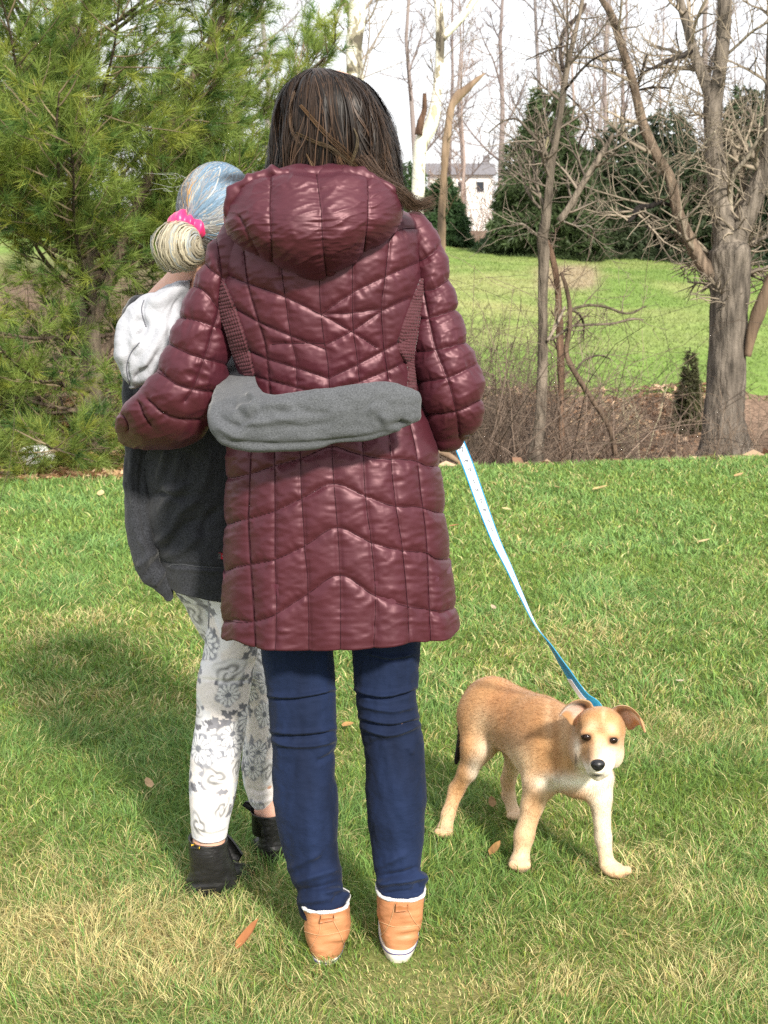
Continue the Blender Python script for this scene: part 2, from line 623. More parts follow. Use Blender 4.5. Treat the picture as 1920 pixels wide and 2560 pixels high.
m_grass = mat('grass_blade', attr=True, rough=.5, spec=.35, transl=.3)
parts, cols = [], []
base_i = 0
for (ya, yb, dens, wid) in [(2.25, 3.1, 28000, .0009), (3.1, 4.2, 21000, .0011), (4.2, 6.2, 11000, .0019), (6.2, 9.6, 5200, .003)]:
    hw = .265 * yb + .35
    n = int((yb - ya) * 2 * hw * dens)
    x = rng.uniform(-hw, hw, n); Y = rng.uniform(ya, yb, n)
    k = Y < edge_Y(x) + .05 + .06 * rng.normal(size=n)
    x, Y = x[k], Y[k]; n = len(x)
    p = np.stack([x, Y], -1)
    dry = dryness(x, Y) + .2 * rng.normal(size=n)
    lush = fbm(p * 2.3, 3, 51)
    isdry = (rng.random(n) < np.clip(dry * 1.15 - .05, .03, .9))
    h = (.024 + .013 * rng.random(n) + .007 * lush) * np.where(isdry, .95, 1.05) * np.where(rng.random(n) < .03, 1.6, 1)
    az = 2 * math.pi * vn(p * 6, 12) + rng.normal(size=n) * 1.3
    h = h * (1 - .68 * np.exp(-((x - .05) / .13) ** 4 - ((Y - 2.65) / .15) ** 4))
    lean = np.abs(rng.normal(size=n)) * .45 + .1 + np.where(isdry, .35, 0)
    bend = rng.uniform(0, .7, n)
    j = rng.normal(size=(n, 1))
    g = (A([.122, .228, .053]) + A([.03, .045, .02]) * sstep(4.3, 7, Y)[:, None]) * (1 + .22 * j) + A([.03, .012, .0]) * rng.random((n, 1)) + A([.0, .012, .012]) * np.clip(lush, -1, 1)[:, None]
    yel = (rng.random((n, 1)) < .14) * A([.12, .08, .012])
    s = A([.50, .445, .21]) * (1 + .22 * j) + A([.05, -.02, -.03]) * (rng.random((n, 1)) < .2)
    c = np.where(isdry[:, None], s, g + yel)
    c = np.clip(c * 1.13, .012, .8)
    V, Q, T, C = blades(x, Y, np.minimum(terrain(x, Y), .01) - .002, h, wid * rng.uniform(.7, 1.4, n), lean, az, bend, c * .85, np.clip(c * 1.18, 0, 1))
    parts.append((V, Q, T)); cols.append(C)
V, Q, T = joinparts(parts)
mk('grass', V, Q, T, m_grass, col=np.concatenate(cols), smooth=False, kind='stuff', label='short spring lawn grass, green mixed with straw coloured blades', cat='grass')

n = 90000
Y = rng.uniform(15.2, 42, n) ; x = rng.uniform(.6, .31 * 42 + 1, n)
k = (x < .3 * Y + .8) & (Y - edge_Y(x) > 7.2); x, Y = x[k], Y[k]; n = len(x)
c = far_col(np.stack([x, Y, terrain(x, Y)], -1)) * (1 + .25 * rng.normal(size=(n, 1)))
c = np.clip(c * .95, .02, .7)
V, Q, T, C = blades(x, Y, terrain(x, Y) - .005, rng.uniform(.03, .06, n), rng.uniform(.006, .012, n), rng.uniform(.1, .8, n),
                    rng.uniform(0, 6.3, n), rng.uniform(0, .5, n), c, c * 1.1, segs=1)
mk('field_grass', V, Q, T, m_grass, col=C, smooth=False, kind='stuff', label='sunlit grass of the far field across the creek', cat='grass')

# ------------------------------------------------------------------ fallen leaves
m_leaf = mat('dry_leaf', attr=True, rough=.8, spec=.2, transl=.2)
def leaf_mesh(cx, cy, cz, L, W, az, tilt, curl, colour):
    """a curled oval leaf of 3 x 5 points with a raised midrib"""
    s = np.linspace(-1, 1, 6)
    prof = np.sqrt(np.clip(1 - s * s, 0, 1)) * (1 - .25 * s)
    pts = []
    for a, w in zip(s, prof):
        for b in (-1, 0, 1):
            pts.append((a * L / 2, b * w * W / 2, curl * (a * a * .5 + abs(b) * w * .6) * L * .5))
    p = A(pts)
    ct, st = math.cos(tilt), math.sin(tilt)
    p = np.stack([p[:, 0] * ct - p[:, 2] * st, p[:, 1], p[:, 0] * st + p[:, 2] * ct], -1)
    ca, sa = math.cos(az), math.sin(az)
    p = np.stack([p[:, 0] * ca - p[:, 1] * sa, p[:, 0] * sa + p[:, 1] * ca, p[:, 2]], -1) + A([cx, cy, cz])
    return p, gridfaces(6, 3, False)

LEAVES = [  # pixel, length, colour, label
    (621, 2358, .075, (.42, .17, .07), 'rust brown fallen leaf standing in the grass beside the tan boots', .8),
    (163, 2360, .034, (.55, .42, .2), 'small straw coloured curled leaf in the dry grass at the lower left', .6),
    (1238, 2128, .045, (.36, .2, .08), 'brown curled leaf behind the front paw of the puppy', .5),
    (868, 1815, .06, (.55, .3, .12), 'orange leaf lying between the two denim legs', .1),
    (1135, 1316, .05, (.42, .2, .1), 'small red brown leaf near the coat hem', .2),
    (1230, 2010, .04, (.32, .2, .1), 'dark brown leaf between the hind legs of the puppy', .4),
    (372, 1962, .045, (.45, .3, .17), 'pale brown leaf in the shadow left of the leggings', .3),
    (1700, 1706, .05, (.62, .52, .36), 'pale dry leaf right of the puppy ears', .2),
    (1663, 1177, .085, (.6, .38, .15), 'tan leaf near the lawn edge under the dead sapling', .2),
    (1395, 1221, .10, (.62, .47, .22), 'pale lobed leaf near the lawn edge below the thin grey tree', .2),
    (1500, 1224, .12, (.62, .47, .22), 'largest pale oak leaf on the far part of the lawn', .25),
    (1847, 1190, .10, (.55, .36, .18), 'tan leaf below the big forked tree', .2),
    (1267, 1274, .10, (.7, .6, .3), 'long yellow straw leaf beside the leash', .0),
    (1396, 1325, .06, (.5, .28, .14), 'small brown leaf right of the middle of the leash', .2),
    (1760, 1355, .06, (.6, .45, .25), 'pale leaf on the open lawn at the right', .2),
    (252, 1236, .11, (.68, .52, .28), 'pale leaf on the lawn in front of the pine', .2),
    (1233, 1520, .04, (.55, .4, .3), 'small pinkish leaf beside the lower leash', .2),
]
for (u, v, L, c, lb, tilt) in LEAVES:
    if L > .08: L *= .72
    g = GROUND(u, v, .025)
    p, q = leaf_mesh(0, 0, L * .3 * math.sin(tilt), L, L * (.36 if L == .075 else .45), .55 if L == .075 else rng.uniform(0, 6.3), tilt, .25, c)
    mk('fallen_leaf', p + g, q, mat=m_leaf, org=g, col=A(c) * (1 + .15 * rng.normal(size=(len(p), 1))), label=lb, cat='leaf', group='leaves fallen on the lawn')

n = 11000
x = np.r_[rng.uniform(-3.2, 3.6, n), rng.uniform(-4.4, -.4, 5000)]
dd = np.r_[rng.uniform(.1, 7.6, n), rng.uniform(.1, 4, 5000)]; n = len(x)
Y = edge_Y(x) + dd
L = rng.uniform(.03, .085, n); az = rng.uniform(0, 6.3, n)
e1 = np.stack([np.cos(az), np.sin(az), rng.normal(size=n) * .35], -1) * L[:, None]
e2 = np.stack([-np.sin(az), np.cos(az), rng.normal(size=n) * .35], -1) * (L * .45)[:, None]
c = np.stack([x, Y, terrain(x, Y) + .015 + .02 * rng.random(n)], -1)
lift = np.stack([0 * L, 0 * L, L * .25], -1)
V = np.stack([c - e1, c - e2 + lift, c + e1, c + e2 + lift], 1)
b = np.arange(n)[:, None] * 4
pal = A([(.42, .27, .17), (.34, .2, .12), (.5, .36, .25), (.24, .14, .09), (.56, .4, .26)])
cc = pal[rng.integers(0, 5, n)] * (1 + .15 * rng.normal(size=(n, 1)))
cc = cc + A([.07, .03, 0]) * sstep(-.8, -1.6, x)[:, None]
mk('leaf_litter', V.reshape(-1, 3), T=np.concatenate([b + A([0, 1, 2]).astype(int), b + A([0, 2, 3]).astype(int)]), mat=m_leaf, smooth=False,
   col=np.repeat(np.clip(cc, .02, .8), 4, 0), kind='stuff', label='brown dead leaves covering the creek bank behind the lawn', cat='leaf litter')

# ================================================================== woody plants
m_bark = mat('grey_bark', attr=True, rough=.9, spec=.15, noise=(26, .42, 1.6, (1, 1, .22)), bump=[(40, 1.0, .03, (1, 1, .18)), (120, .5, .01)])
m_twig = mat('twig', attr=True, rough=.85, spec=.2)
m_syc = mat('pale_blotched_bark', rough=.85, spec=.2, ramp=(3.4, [(0, (.12, .105, .08)), (.40, (.3, .27, .2)), (.445, (.72, .69, .6)), (.58, (.8, .77, .69)), (.63, (.45, .4, .29))], 'CONSTANT', (1, 1, .55)),
            bump=(30, .4, .03))
m_snag = mat('bare_wood', rough=.85, spec=.15, ramp=(2.5, [(0.3, (.075, .055, .042)), (.5, (.215, .15, .10)), (.66, (.36, .265, .185))], 'LINEAR', (2, 2, .35)), bump=(25, .6, .03, (1, 1, .2)))

def grow(out, p, d, L, r, lev, maxlev, spread=.75, up=.12, nchild=(4, 7), wob=.25, n=7, ratio=.55, start=.2):
    """append (level, points, radii) of a branching limb"""
    d = d / np.linalg.norm(d)
    pts = [p]
    st = L / (n - 1)
    for i in range(n - 1):
        d = d + rng.normal(size=3) * wob * .5 + A([0, 0, up])
        d /= np.linalg.norm(d)
        pts.append(pts[-1] + d * st)
    pts = A(pts)
    rad = r * np.linspace(1, .35, n)
    out.append((lev, pts, rad))
    if lev < maxlev:
        kids(out, pts, rad, L, lev, maxlev, spread, up, nchild, wob, n, ratio, start)

def kids(out, pts, rad, L, lev, maxlev, spread=.75, up=.12, nchild=(4, 7), wob=.25, n=7, ratio=.55, start=.2):
    k = rng.integers(nchild[0], nchild[1] + 1)
    m = len(pts)
    for f in np.linspace(start, .97, k) + rng.uniform(-.04, .04, k):
        i = min(max(f, 0), .99) * (m - 1); i0 = int(i); fr = i - i0
        q = pts[i0] * (1 - fr) + pts[i0 + 1] * fr
        t = pts[i0 + 1] - pts[i0]; t /= np.linalg.norm(t)
        side = np.cross(t, rng.normal(size=3)); side /= np.linalg.norm(side)
        nd = t * (1 - spread * .6) + side * spread * rng.uniform(.7, 1.2)
        grow(out, q, nd, L * ratio * rng.uniform(.6, 1.25) * (1.1 - .45 * f), max(rad[i0] * .55, .0012), lev + 1, maxlev, spread, up, nchild, wob, n, ratio, start)

def emit(out, name, material, parent, colour, minlev, maxlev, sides, jitter=.2, rscale=1.0, rmin=0, **kw):
    sel = [o for o in out if minlev <= o[0] <= maxlev]
    if not sel: return None
    V, Q = tubes(A([o[1] for o in sel]), np.maximum(A([o[2] for o in sel]) * rscale, rmin), sides)
    per = sel[0][1].shape[0] * sides
    c = np.clip(A(colour)[None] * (1 + jitter * rng.normal(size=(len(sel), 1))), .01, .9)
    return mk(name, V, Q, mat=material, parent=parent, col=np.repeat(c, per, 0), **kw)

def limb_px(pts, Y, n=40, rough=.05):
    """hand-drawn limb: (u, v, width in px[, Y]) -> world points and radii with knobbly bark"""
    R = []
    for q in pts:
        yy = q[3] if len(q) > 3 else Y
        w = P(q[0], q[1], yy)
        f = yy * CP - (w[2] - CAM_H) * SP
        R.append(np.r_[w, q[2] * .5 * f / F_PX])
    R = resample(A(R), n)
    return R[:, :3], np.maximum(R[:, 3], .002)

def trunk_mesh(name, pts, rad, material, parent, colour, m=18, knob=.10, seed=0, flare=0, **kw):
    V, Q = tubes(pts[None], rad[None], m)
    G = V.reshape(len(pts), m, 3)
    N = G - pts[:, None]
    s = 1 + knob * fbm(G * A([14, 14, 5]) + seed, 3, seed) + knob * .8 * vn(G * A([5, 5, 2.5]), seed + 3)
    G = pts[:, None] + N * s[..., None]
    V, Q, T = grid_mesh(G)
    c = A(colour)[None] * (1 + .25 * fbm(V * 3, 2, seed + 9)[:, None])
    return mk(name, V, Q, T, material, parent=parent, col=np.clip(c, .01, .9), **kw)

def wpx(c, pts, s):
    """crop coordinates with widths in crop pixels -> photo pixels"""
    return [(p[0], p[1], p[2] * s) + tuple(p[3:]) for p in c(pts)]

GREYB, DARKB = (.17, .14, .11), (.075, .058, .048)
S3, S4, S2 = .42194, .49427, .42194

# ---- slim grey tree right of the coat
Yt = 9.75
slim = c4([(478, 1222, 95), (495, 1130, 70), (508, 1000, 58), (520, 700, 53), (520, 400, 51), (525, 150, 58)])
slim = [(a, b, w * S4) for a, b, w in slim] + wpx(c3, [(322, 1430, 66), (345, 1280, 60), (375, 1000, 46), (410, 780, 40), (440, 600, 38), (455, 480, 38), (480, 350, 34), (520, 180, 28), (550, 50, 24), (575, -120, 20), (590, -300, 14)], S3)
def tree_root(name, pts, label, cat='tree', **kw):
    return empty(name, A([pts[0][0], pts[0][1], pts[0][2]]), label=label, cat=cat, **kw)

pts, rad = limb_px(slim, Yt, 90)
pts[0, 2] = min(pts[0, 2], terrain(pts[0, 0], pts[0, 1]) - .05)
t_slim = tree_root('slim_tree', pts, 'slim bare grey barked tree at the lawn edge, right of the maroon coat')
trunk_mesh('trunk', pts, rad, m_bark, t_slim, GREYB, seed=1)
out = []
LIMBS = [([(420, 1310, 44), (480, 1230, 40), (560, 1090, 40), (630, 980, 40), (695, 875, 36), (740, 790, 14)], GREYB),
         ([(372, 990, 20), (330, 880, 20), (250, 790, 17), (170, 710, 14), (90, 720, 11), (0, 790, 7)], GREYB),
         ([(445, 420, 26), (442, 280, 24), (470, 170, 24), (540, 90, 26), (605, 20, 24), (640, -40, 14)], DARKB),
         ([(310, 1235, 18), (245, 1140, 16), (215, 1000, 14), (195, 800, 9)], GREYB),
         ([(330, 900, 16), (370, 800, 13), (412, 700, 9)], (.3, .27, .16)),
         ([(345, 1105, 13), (220, 1060, 11), (130, 1010, 8)], GREYB),
         ([(300, 1400, 13), (200, 1330, 12), (148, 1322, 10)], (.28, .24, .19)),
         ([(420, 1300, 14), (540, 1340, 13), (640, 1345, 11), (700, 1440, 7)], (.25, .22, .18)),
         ([(450, 540, 16), (560, 400, 14), (640, 355, 10), (700, 340, 6)], DARKB),
         ([(462, 270, 14), (350, 300, 11), (230, 350, 7)], DARKB),
         ([(470, 560, 12), (560, 640, 12), (610, 720, 14), (570, 820, 14), (560, 900, 9)], DARKB)]
for pl, c in LIMBS:
    q, r = limb_px(wpx(c3, pl, S3), Yt, 24)
    q = q + A([0, 1, 0]) * np.linspace(0, rng.uniform(-.5, .5), len(q))[:, None]
    trunk_mesh('limb', q, r, m_bark, t_slim, c, m=8, knob=.08, seed=int(rng.integers(99)))
    kids(out, q, r, .75, 0, 2, nchild=(5, 8), up=.05, start=.12)
kids(out, pts[35:], rad[35:], .9, 0, 2, nchild=(12, 14), up=.08)
emit(out, 'twigs', m_twig, t_slim, (.2, .165, .13), 1, 3, 3, rmin=.0016, kind='stuff')

# brown vine-wrapped stem standing right behind it
q, r = limb_px(wpx(c4, [(615, 1100, 40), (612, 1000, 34), (612, 800, 30), (602, 500, 30), (590, 300, 26), (560, 160, 22), (545, 100, 10)], S4), 10.6, 40)
q[0, 2] = terrain(q[0, 0], q[0, 1]) - .05
t_v = tree_root('dead_tree', q, 'brown dead stem standing just behind the slim grey tree')
trunk_mesh('trunk', q, r, m_bark, t_v, (.15, .095, .065), m=10, knob=.25, seed=5)
out = []
kids(out, q, r, .5, 0, 2, nchild=(9, 11), up=.0)
emit(out, 'twigs', m_twig, t_v, (.14, .1, .075), 1, 3, 3, rmin=.0016, kind='stuff')

# ---- curved dead sapling
Yd = 9.7
q, r = limb_px(wpx(c4, [(888, 1190, 30), (862, 1060, 28), (790, 940, 27), (700, 800, 26), (640, 680, 25), (655, 540, 24), (655, 430, 22), (635, 330, 20), (612, 265, 14)], S4), Yd, 50)
t_d = tree_root('dead_sapling', q, 'thin curved dead sapling with a snapped top leaning over the leaf litter')
trunk_mesh('trunk', q, r, m_bark, t_d, (.12, .085, .06), m=10, seed=8)
out = []
for pl, c in [([(655, 455, 15), (750, 435, 14), (850, 445, 14), (980, 485, 12), (1080, 450, 7)], (.12, .1, .07)),
              ([(560, 610, 14), (640, 560, 13), (680, 540, 13), (900, 535, 13), (1000, 515, 11), (1070, 520, 6)], (.16, .13, .1)),
              ([(670, 455, 13), (720, 490, 13), (745, 540, 13), (755, 620, 8)], (.1, .08, .06)),
              ([(545, 610, 16), (600, 540, 16), (660, 455, 13)], (.28, .23, .18)),
              ([(690, 760, 11), (740, 715, 11), (830, 700, 9), (900, 725, 6)], (.1, .08, .06))]:
    a, b = limb_px(wpx(c4, pl, S4), Yd, 20)
    a = a + A([0, 1, 0]) * np.linspace(0, .3, len(a))[:, None]
    trunk_mesh('limb', a, b, m_bark, t_d, c, m=7, seed=int(rng.integers(99)))
    kids(out, a, b, .45, 0, 2, nchild=(4, 6), up=.02)
emit(out, 'twigs', m_twig, t_d, (.22, .18, .13), 1, 3, 3, rmin=.0016, kind='stuff')

# ---- big forked tree at the right
Yb = 10.4
BROWN = (.165, .14, .115)
big = [(a, b, w * S4) for a, b, w in c4([(1455, 1230, 330), (1448, 1150, 255), (1440, 1000, 210), (1452, 800, 198), (1455, 500, 195), (1462, 300, 205), (1465, 130, 215)])]
big += wpx(c3, [(1425, 1450, 190), (1400, 1330, 140), (1370, 1180, 118), (1352, 1000, 108), (1340, 800, 104), (1335, 640, 112), (1360, 500, 84), (1385, 320, 82), (1398, 120, 84), (1405, -120, 80), (1410, -350, 66)], S3)
pts, rad = limb_px(big, Yb, 110)
pts[0, 2] = terrain(pts[0, 0], pts[0, 1]) - .15
t_big = tree_root('forked_tree', pts, 'big rough barked tree with several leaning trunks at the right edge of the lawn')
trunk_mesh('trunk', pts, rad, m_bark, t_big, BROWN, m=44, knob=.10, seed=11)
out = []
LIMBS = [([(1335, 640, 80), (1290, 480, 70), (1230, 320, 60), (1190, 150, 54), (1150, 0, 50), (1120, -150, 45), (1090, -350, 36)], (.17, .145, .12), .1, 20),
         ([(1440, 1480, 150), (1500, 1330, 135), (1565, 1180, 120), (1625, 1030, 100), (1650, 850, 76), (1652, 600, 52), (1655, 300, 45), (1660, 0, 40), (1664, -250, 30)], BROWN, -.1, 24),
         ([(1420, 1690, 90), (1370, 1650, 92), (1290, 1590, 92), (1190, 1430, 80), (1110, 1250, 66), (1060, 1050, 60), (980, 920, 60), (900, 750, 58), (860, 600, 52), (820, 450, 50), (760, 280, 50), (700, 110, 45), (640, 20, 36), (590, -90, 26)], (.18, .135, .1), -.25, 20),
         ([(1450, 1320, 34), (1425, 1180, 30), (1440, 1030, 27), (1500, 950, 25), (1560, 840, 17), (1605, 770, 9)], (.3, .26, .2), -.2, 10),
         ([(1205, 300, 34), (1120, 345, 30), (1050, 370, 26), (985, 400, 18), (900, 440, 10)], (.03, .026, .024), -.2, 10),
         ([(1080, 1215, 20), (1010, 1200, 26), (940, 1222, 32), (860, 1235, 34), (820, 1290, 28), (785, 1312, 18)], (.03, .026, .024), -.3, 10),
         ([(868, 560, 22), (890, 470, 20), (905, 380, 14), (915, 330, 8)], (.06, .05, .045), -.2, 8),
         ([(860, 540, 16), (960, 530, 15), (1030, 545, 9)], (.08, .065, .05), -.3, 8),
         ([(1420, 320, 18), (1470, 270, 17), (1540, 200, 15), (1659, 130, 12), (1720, 110, 8)], (.3, .26, .2), -.3, 8),
         ([(1090, 1060, 16), (1170, 950, 14), (1250, 850, 11), (1290, 790, 6)], (.4, .36, .28), -.3, 8),
         ([(1535, 1480, 24), (1600, 1420, 22), (1659, 1380, 22), (1720, 1330, 14)], BROWN, -.2, 8)]
for pl, c, dy, m in LIMBS:
    q, r = limb_px(wpx(c3, pl, S3), Yb, 60 if len(pl) > 6 else 26)
    q = q + A([0, 1, 0]) * np.linspace(0, dy, len(q))[:, None]
    trunk_mesh('limb', q, r, m_bark, t_big, c, m=m, knob=.07, seed=int(rng.integers(99)))
    kids(out, q, r, .95, 0, 2, nchild=(8, 11), up=.04, start=.15)
q, r = limb_px(wpx(c4, [(1555, 690, 34), (1585, 560, 58), (1610, 470, 62), (1659, 350, 58), (1700, 250, 50), (1730, 200, 20)], S4), Yb - .1, 26)
trunk_mesh('limb', q, r, m_snag, t_big, BROWN, m=12, knob=.2, seed=77, label='split limb with a raw orange break')
kids(out, pts[20:85], rad[20:85] * .25, .8, 0, 2, nchild=(26, 30), up=-.02, wob=.4)
emit(out, 'twigs', m_twig, t_big, (.27, .225, .17), 1, 3, 3, jitter=.3, rmin=.0017, kind='stuff')

# ---- pale sycamores and the snapped snag behind the coat
def to_ground(pl, Y):
    u, v, w = pl[0][:3]
    p = P(u, v, Y); z = terrain(p[0], Y) - .1
    vv = PROJ(A([p[0], Y, z]))[1]
    return [(u - 2, vv, w * 1.25)] + pl
Ys = 23.0
pl = to_ground(wpx(c2, [(660, 1000, 100), (680, 460, 100), (672, 300, 98), (690, 120, 100), (700, -60, 96), (705, -260, 86)], S2), Ys)
q, r = limb_px(pl, Ys, 50)
t_a = tree_root('pale_sycamore', q, 'thick pale sycamore trunk rising behind the brown haired head')
trunk_mesh('trunk', q, r, m_syc, t_a, (.6, .57, .5), m=22, knob=.05, seed=21)
a, b = limb_px(wpx(c2, [(660, 110, 40), (640, 50, 38), (600, -20, 34), (540, -130, 24)], S2), Ys, 20)
trunk_mesh('limb', a, b, m_bark, t_a, GREYB, m=8, seed=22)
out = []
kids(out, q[25:], r[25:] * .3, 2.2, 0, 2, nchild=(9, 11), up=.12)
emit(out, 'twigs', m_twig, t_a, (.3, .25, .2), 1, 3, 3, rmin=.004, kind='stuff')

Ys = 23.6
pl = to_ground(wpx(c2, [(1045, 1330, 78), (1058, 1100, 76), (1066, 900, 76), (1080, 830, 88), (1128, 750, 84), (1160, 600, 62), (1180, 400, 54), (1186, 200, 54), (1178, 60, 50), (1160, -60, 44), (1150, -250, 34)], S2), Ys)
q, r = limb_px(pl, Ys, 70)
t_b = tree_root('crooked_sycamore', q, 'crooked white sycamore with a dark broken stub, beside the snapped brown snag')
trunk_mesh('trunk', q, r, m_syc, t_b, (.6, .57, .5), m=22, knob=.06, seed=24)
a, b = limb_px(wpx(c2, [(1190, 240, 44), (1230, 190, 46), (1300, 120, 44), (1390, 0, 42), (1450, -110, 34)], S2), Ys, 24)
trunk_mesh('limb', a, b, m_syc, t_b, (.6, .57, .5), m=14, knob=.06, seed=25)
a, b = limb_px(wpx(c2, [(1060, 800, 48), (1070, 720, 42), (1090, 660, 30), (1094, 590, 26), (1095, 552, 22)], S2), Ys - .1, 20)
trunk_mesh('stub', a, b, m_bark, t_b, (.11, .065, .045), m=12, knob=.15, seed=26)
out = []
kids(out, q[30:], r[30:] * .3, 1.8, 0, 2, nchild=(10, 12), up=.12)
emit(out, 'twigs', m_twig, t_b, (.22, .18, .15), 1, 3, 3, rmin=.004, kind='stuff')

Ys = 21.5
pl = to_ground(wpx(c2, [(1190, 1560, 48), (1195, 1300, 48), (1210, 1000, 46), (1232, 750, 46), (1250, 630, 46), (1285, 580, 52), (1340, 530, 50), (1400, 475, 30), (1452, 435, 8)], S2), Ys)
q, r = limb_px(pl, Ys, 70)
t_s = tree_root('snapped_snag', q, 'bare orange brown snag with a bent snapped top')
trunk_mesh('trunk', q, r, m_snag, t_s, (.4, .28, .17), m=18, knob=.22, seed=29)
out = []
kids(out, q[20:], r[20:] * .3, 1.3, 0, 2, nchild=(7, 9), up=.02)
emit(out, 'twigs', m_twig, t_s, (.22, .16, .12), 1, 3, 3, rmin=.004, kind='stuff')

# ------------------------------------------------------------------ evergreens
m_need = mat('needles', attr=True, rough=.5, spec=.35, transl=.42)
def needle_tufts(cent, dirs, nper, L, w, colf, spread=.75):
    """brushes of thin needles round each centre, pointing along dirs"""
    n = len(cent)
    C = np.repeat(cent, nper, 0); D = np.repeat(dirs, nper, 0)
    m = len(C)
    R = rng.normal(size=(m, 3)); R /= np.linalg.norm(R, axis=1)[:, None]
    d = D * rng.uniform(.25, 1.0, (m, 1)) + R * spread
    d /= np.linalg.norm(d, axis=1)[:, None]
    base = C + D * rng.uniform(-.35, .15, (m, 1)) * L
    ln = L * rng.uniform(.65, 1.1, (m, 1))
    side = np.cross(d, rng.normal(size=(m, 3))); side /= np.linalg.norm(side, axis=1)[:, None]
    droop = A([0, 0, -1]) * (ln ** 2) * .9
    V = np.stack([base - side * w, base + side * w, base + d * ln + droop], 1)
    c = np.repeat(colf(cent), nper, 0) * (1 + .2 * rng.normal(size=(m, 1)))
    c = np.clip(c, .008, .6)
    cc = np.stack([c * .85, c * .85, c * 1.15], 1)
    return V.reshape(-1, 3), (np.arange(m)[:, None] * 3 + A([0, 1, 2]).astype(int)), cc.reshape(-1, 3)

# the big white pine on the left
Yp = 9.6
trk = [(248, 1215, 62), (245, 1100, 56), (236, 1000, 52), (225, 800, 48), (205, 560, 44), (188, 300, 40), (170, 60, 36), (160, -200, 30), (155, -520, 20), (152, -760, 8)]
q, r = limb_px(trk, Yp, 70)
q[0, 2] = terrain(q[0, 0], q[0, 1]) - .05
t_p = tree_root('white_pine', q, 'big yellow green pine with long soft needles filling the left of the view')
trunk_mesh('trunk', q, r, m_bark, t_p, (.15, .12, .09), m=18, seed=41)
out, tufts, tdirs = [], [], []
def pine_branch(p0, az, el, L, r0):
    d = A([math.cos(az) * math.cos(el), math.sin(az) * math.cos(el), math.sin(el)])
    n = 12
    pts = [p0]
    for i in range(n - 1):
        d = d + rng.normal(size=3) * .06 + A([0, 0, .055]); d /= np.linalg.norm(d)
        pts.append(pts[-1] + d * L / (n - 1))
    pts = A(pts); rad = r0 * np.linspace(1, .25, n)
    out.append((0, pts, rad))
    for f in np.linspace(.16, 1, int(L * 11)):
        i = f * (n - 1.001); i0 = int(i); fr = i - i0
        b = pts[i0] * (1 - fr) + pts[i0 + 1] * fr
        t = pts[i0 + 1] - pts[i0]; t /= np.linalg.norm(t)
        s = np.cross(t, A([0, 0, 1])) * rng.choice([-1, 1]) + A([0, 0, 1]) * rng.normal() * .35
        d2 = t * .75 + s * .8; d2 /= np.linalg.norm(d2)
        l2 = L * .34 * (1.15 - .75 * f) * rng.uniform(.6, 1.3) + .07
        m = 8
        p2 = [b]
        for k in range(m - 1):
            d2 = d2 + rng.normal(size=3) * .09 + A([0, 0, .045]); d2 /= np.linalg.norm(d2)
            p2.append(p2[-1] + d2 * l2 / (m - 1))
        p2 = A(p2)
        out.append((1, p2, np.linspace(.006, .0025, m)))
        for g in np.arange(.35, 1.01, max(.11 / l2, .17)):
            j = min(int(g * (m - 1)), m - 2)
            tt = p2[j + 1] - p2[j]; tt /= np.linalg.norm(tt)
            for rep in range(2 if g < .95 else 1):
                off = rng.normal(size=3) * (.045 if g < .95 else .0)
                tufts.append(p2[j + 1] + off); 
                dd = tt + off * 9 + A([0, 0, .25]); tdirs.append(dd / np.linalg.norm(dd))
for k in range(108):
    f = rng.uniform(.02, .6) if k < 94 else rng.uniform(.6, .9)
    i = int(f * 69)
    h = q[i, 2]
    az = k * 2.4 + rng.normal() * .3
    if h > 1.7 and rng.random() < .62: continue
    if math.cos(az) > .3 and h > 1.3 and rng.random() < .4: continue
    L = (1.8 - .22 * max(h - 1.2, 0)) * rng.uniform(.75, 1.15) * (1.0 if h > .5 else .85)
    if math.cos(az) > .55 and h < 1.6: L *= .88
    pine_branch(q[i], az, rng.uniform(.12, .55) if h > .7 else rng.uniform(-.12, .12), L, .017)
# two heavier sweeping limbs that show against the sky
for pl, dy in [([(240, 800, 30), (330, 560, 27), (420, 350, 24), (500, 190, 20), (560, 80, 15), (592, -40, 9)], -.3), ([(215, 640, 26), (200, 420, 22), (150, 220, 18), (95, 80, 14), (40, -40, 9)], -.4),
               ([(240, 900, 24), (420, 700, 20), (560, 600, 16), (700, 520, 12), (790, 470, 7)], .5), ([(228, 700, 24), (430, 420, 20), (600, 300, 15), (730, 190, 11), (800, 120, 6)], .6)]:
    a, b = limb_px(pl, Yp, 12)
    a = a + A([0, 1, 0]) * np.linspace(0, dy, 12)[:, None]
    out.append((0, a, b))
    for f in np.linspace(.3, 1, 18):
        i = int(f * 10.9); t = a[i + 1] - a[i]; az = math.atan2(t[1], t[0]) + rng.choice([-1, 1]) * rng.uniform(.4, 1.2)
        pine_branch(a[i], az, rng.uniform(.2, .9), rng.uniform(.35, .7), .006)
emit(out, 'limb', m_bark, t_p, (.14, .105, .08), 0, 0, 6)
emit(out, 'twigs', m_twig, t_p, (.22, .17, .11), 1, 1, 3, kind='stuff')
tufts, tdirs = A(tufts), A(tdirs)
def pine_col(c):
    n = vn(c * 2.2, 61)[:, None]; k = rng.random((len(c), 1))
    return A([.25, .335, .075]) * (1 + .25 * n) + A([.10, .06, 0]) * (k > .8) - A([.13, .12, .02]) * (k < .25)
V, T, C = needle_tufts(tufts, tdirs, 40, .13, .0019, pine_col, spread=.48)
print('pine tufts', len(tufts))
mk('foliage', V, T=T, mat=m_need, parent=t_p, col=C, smooth=False, kind='stuff')

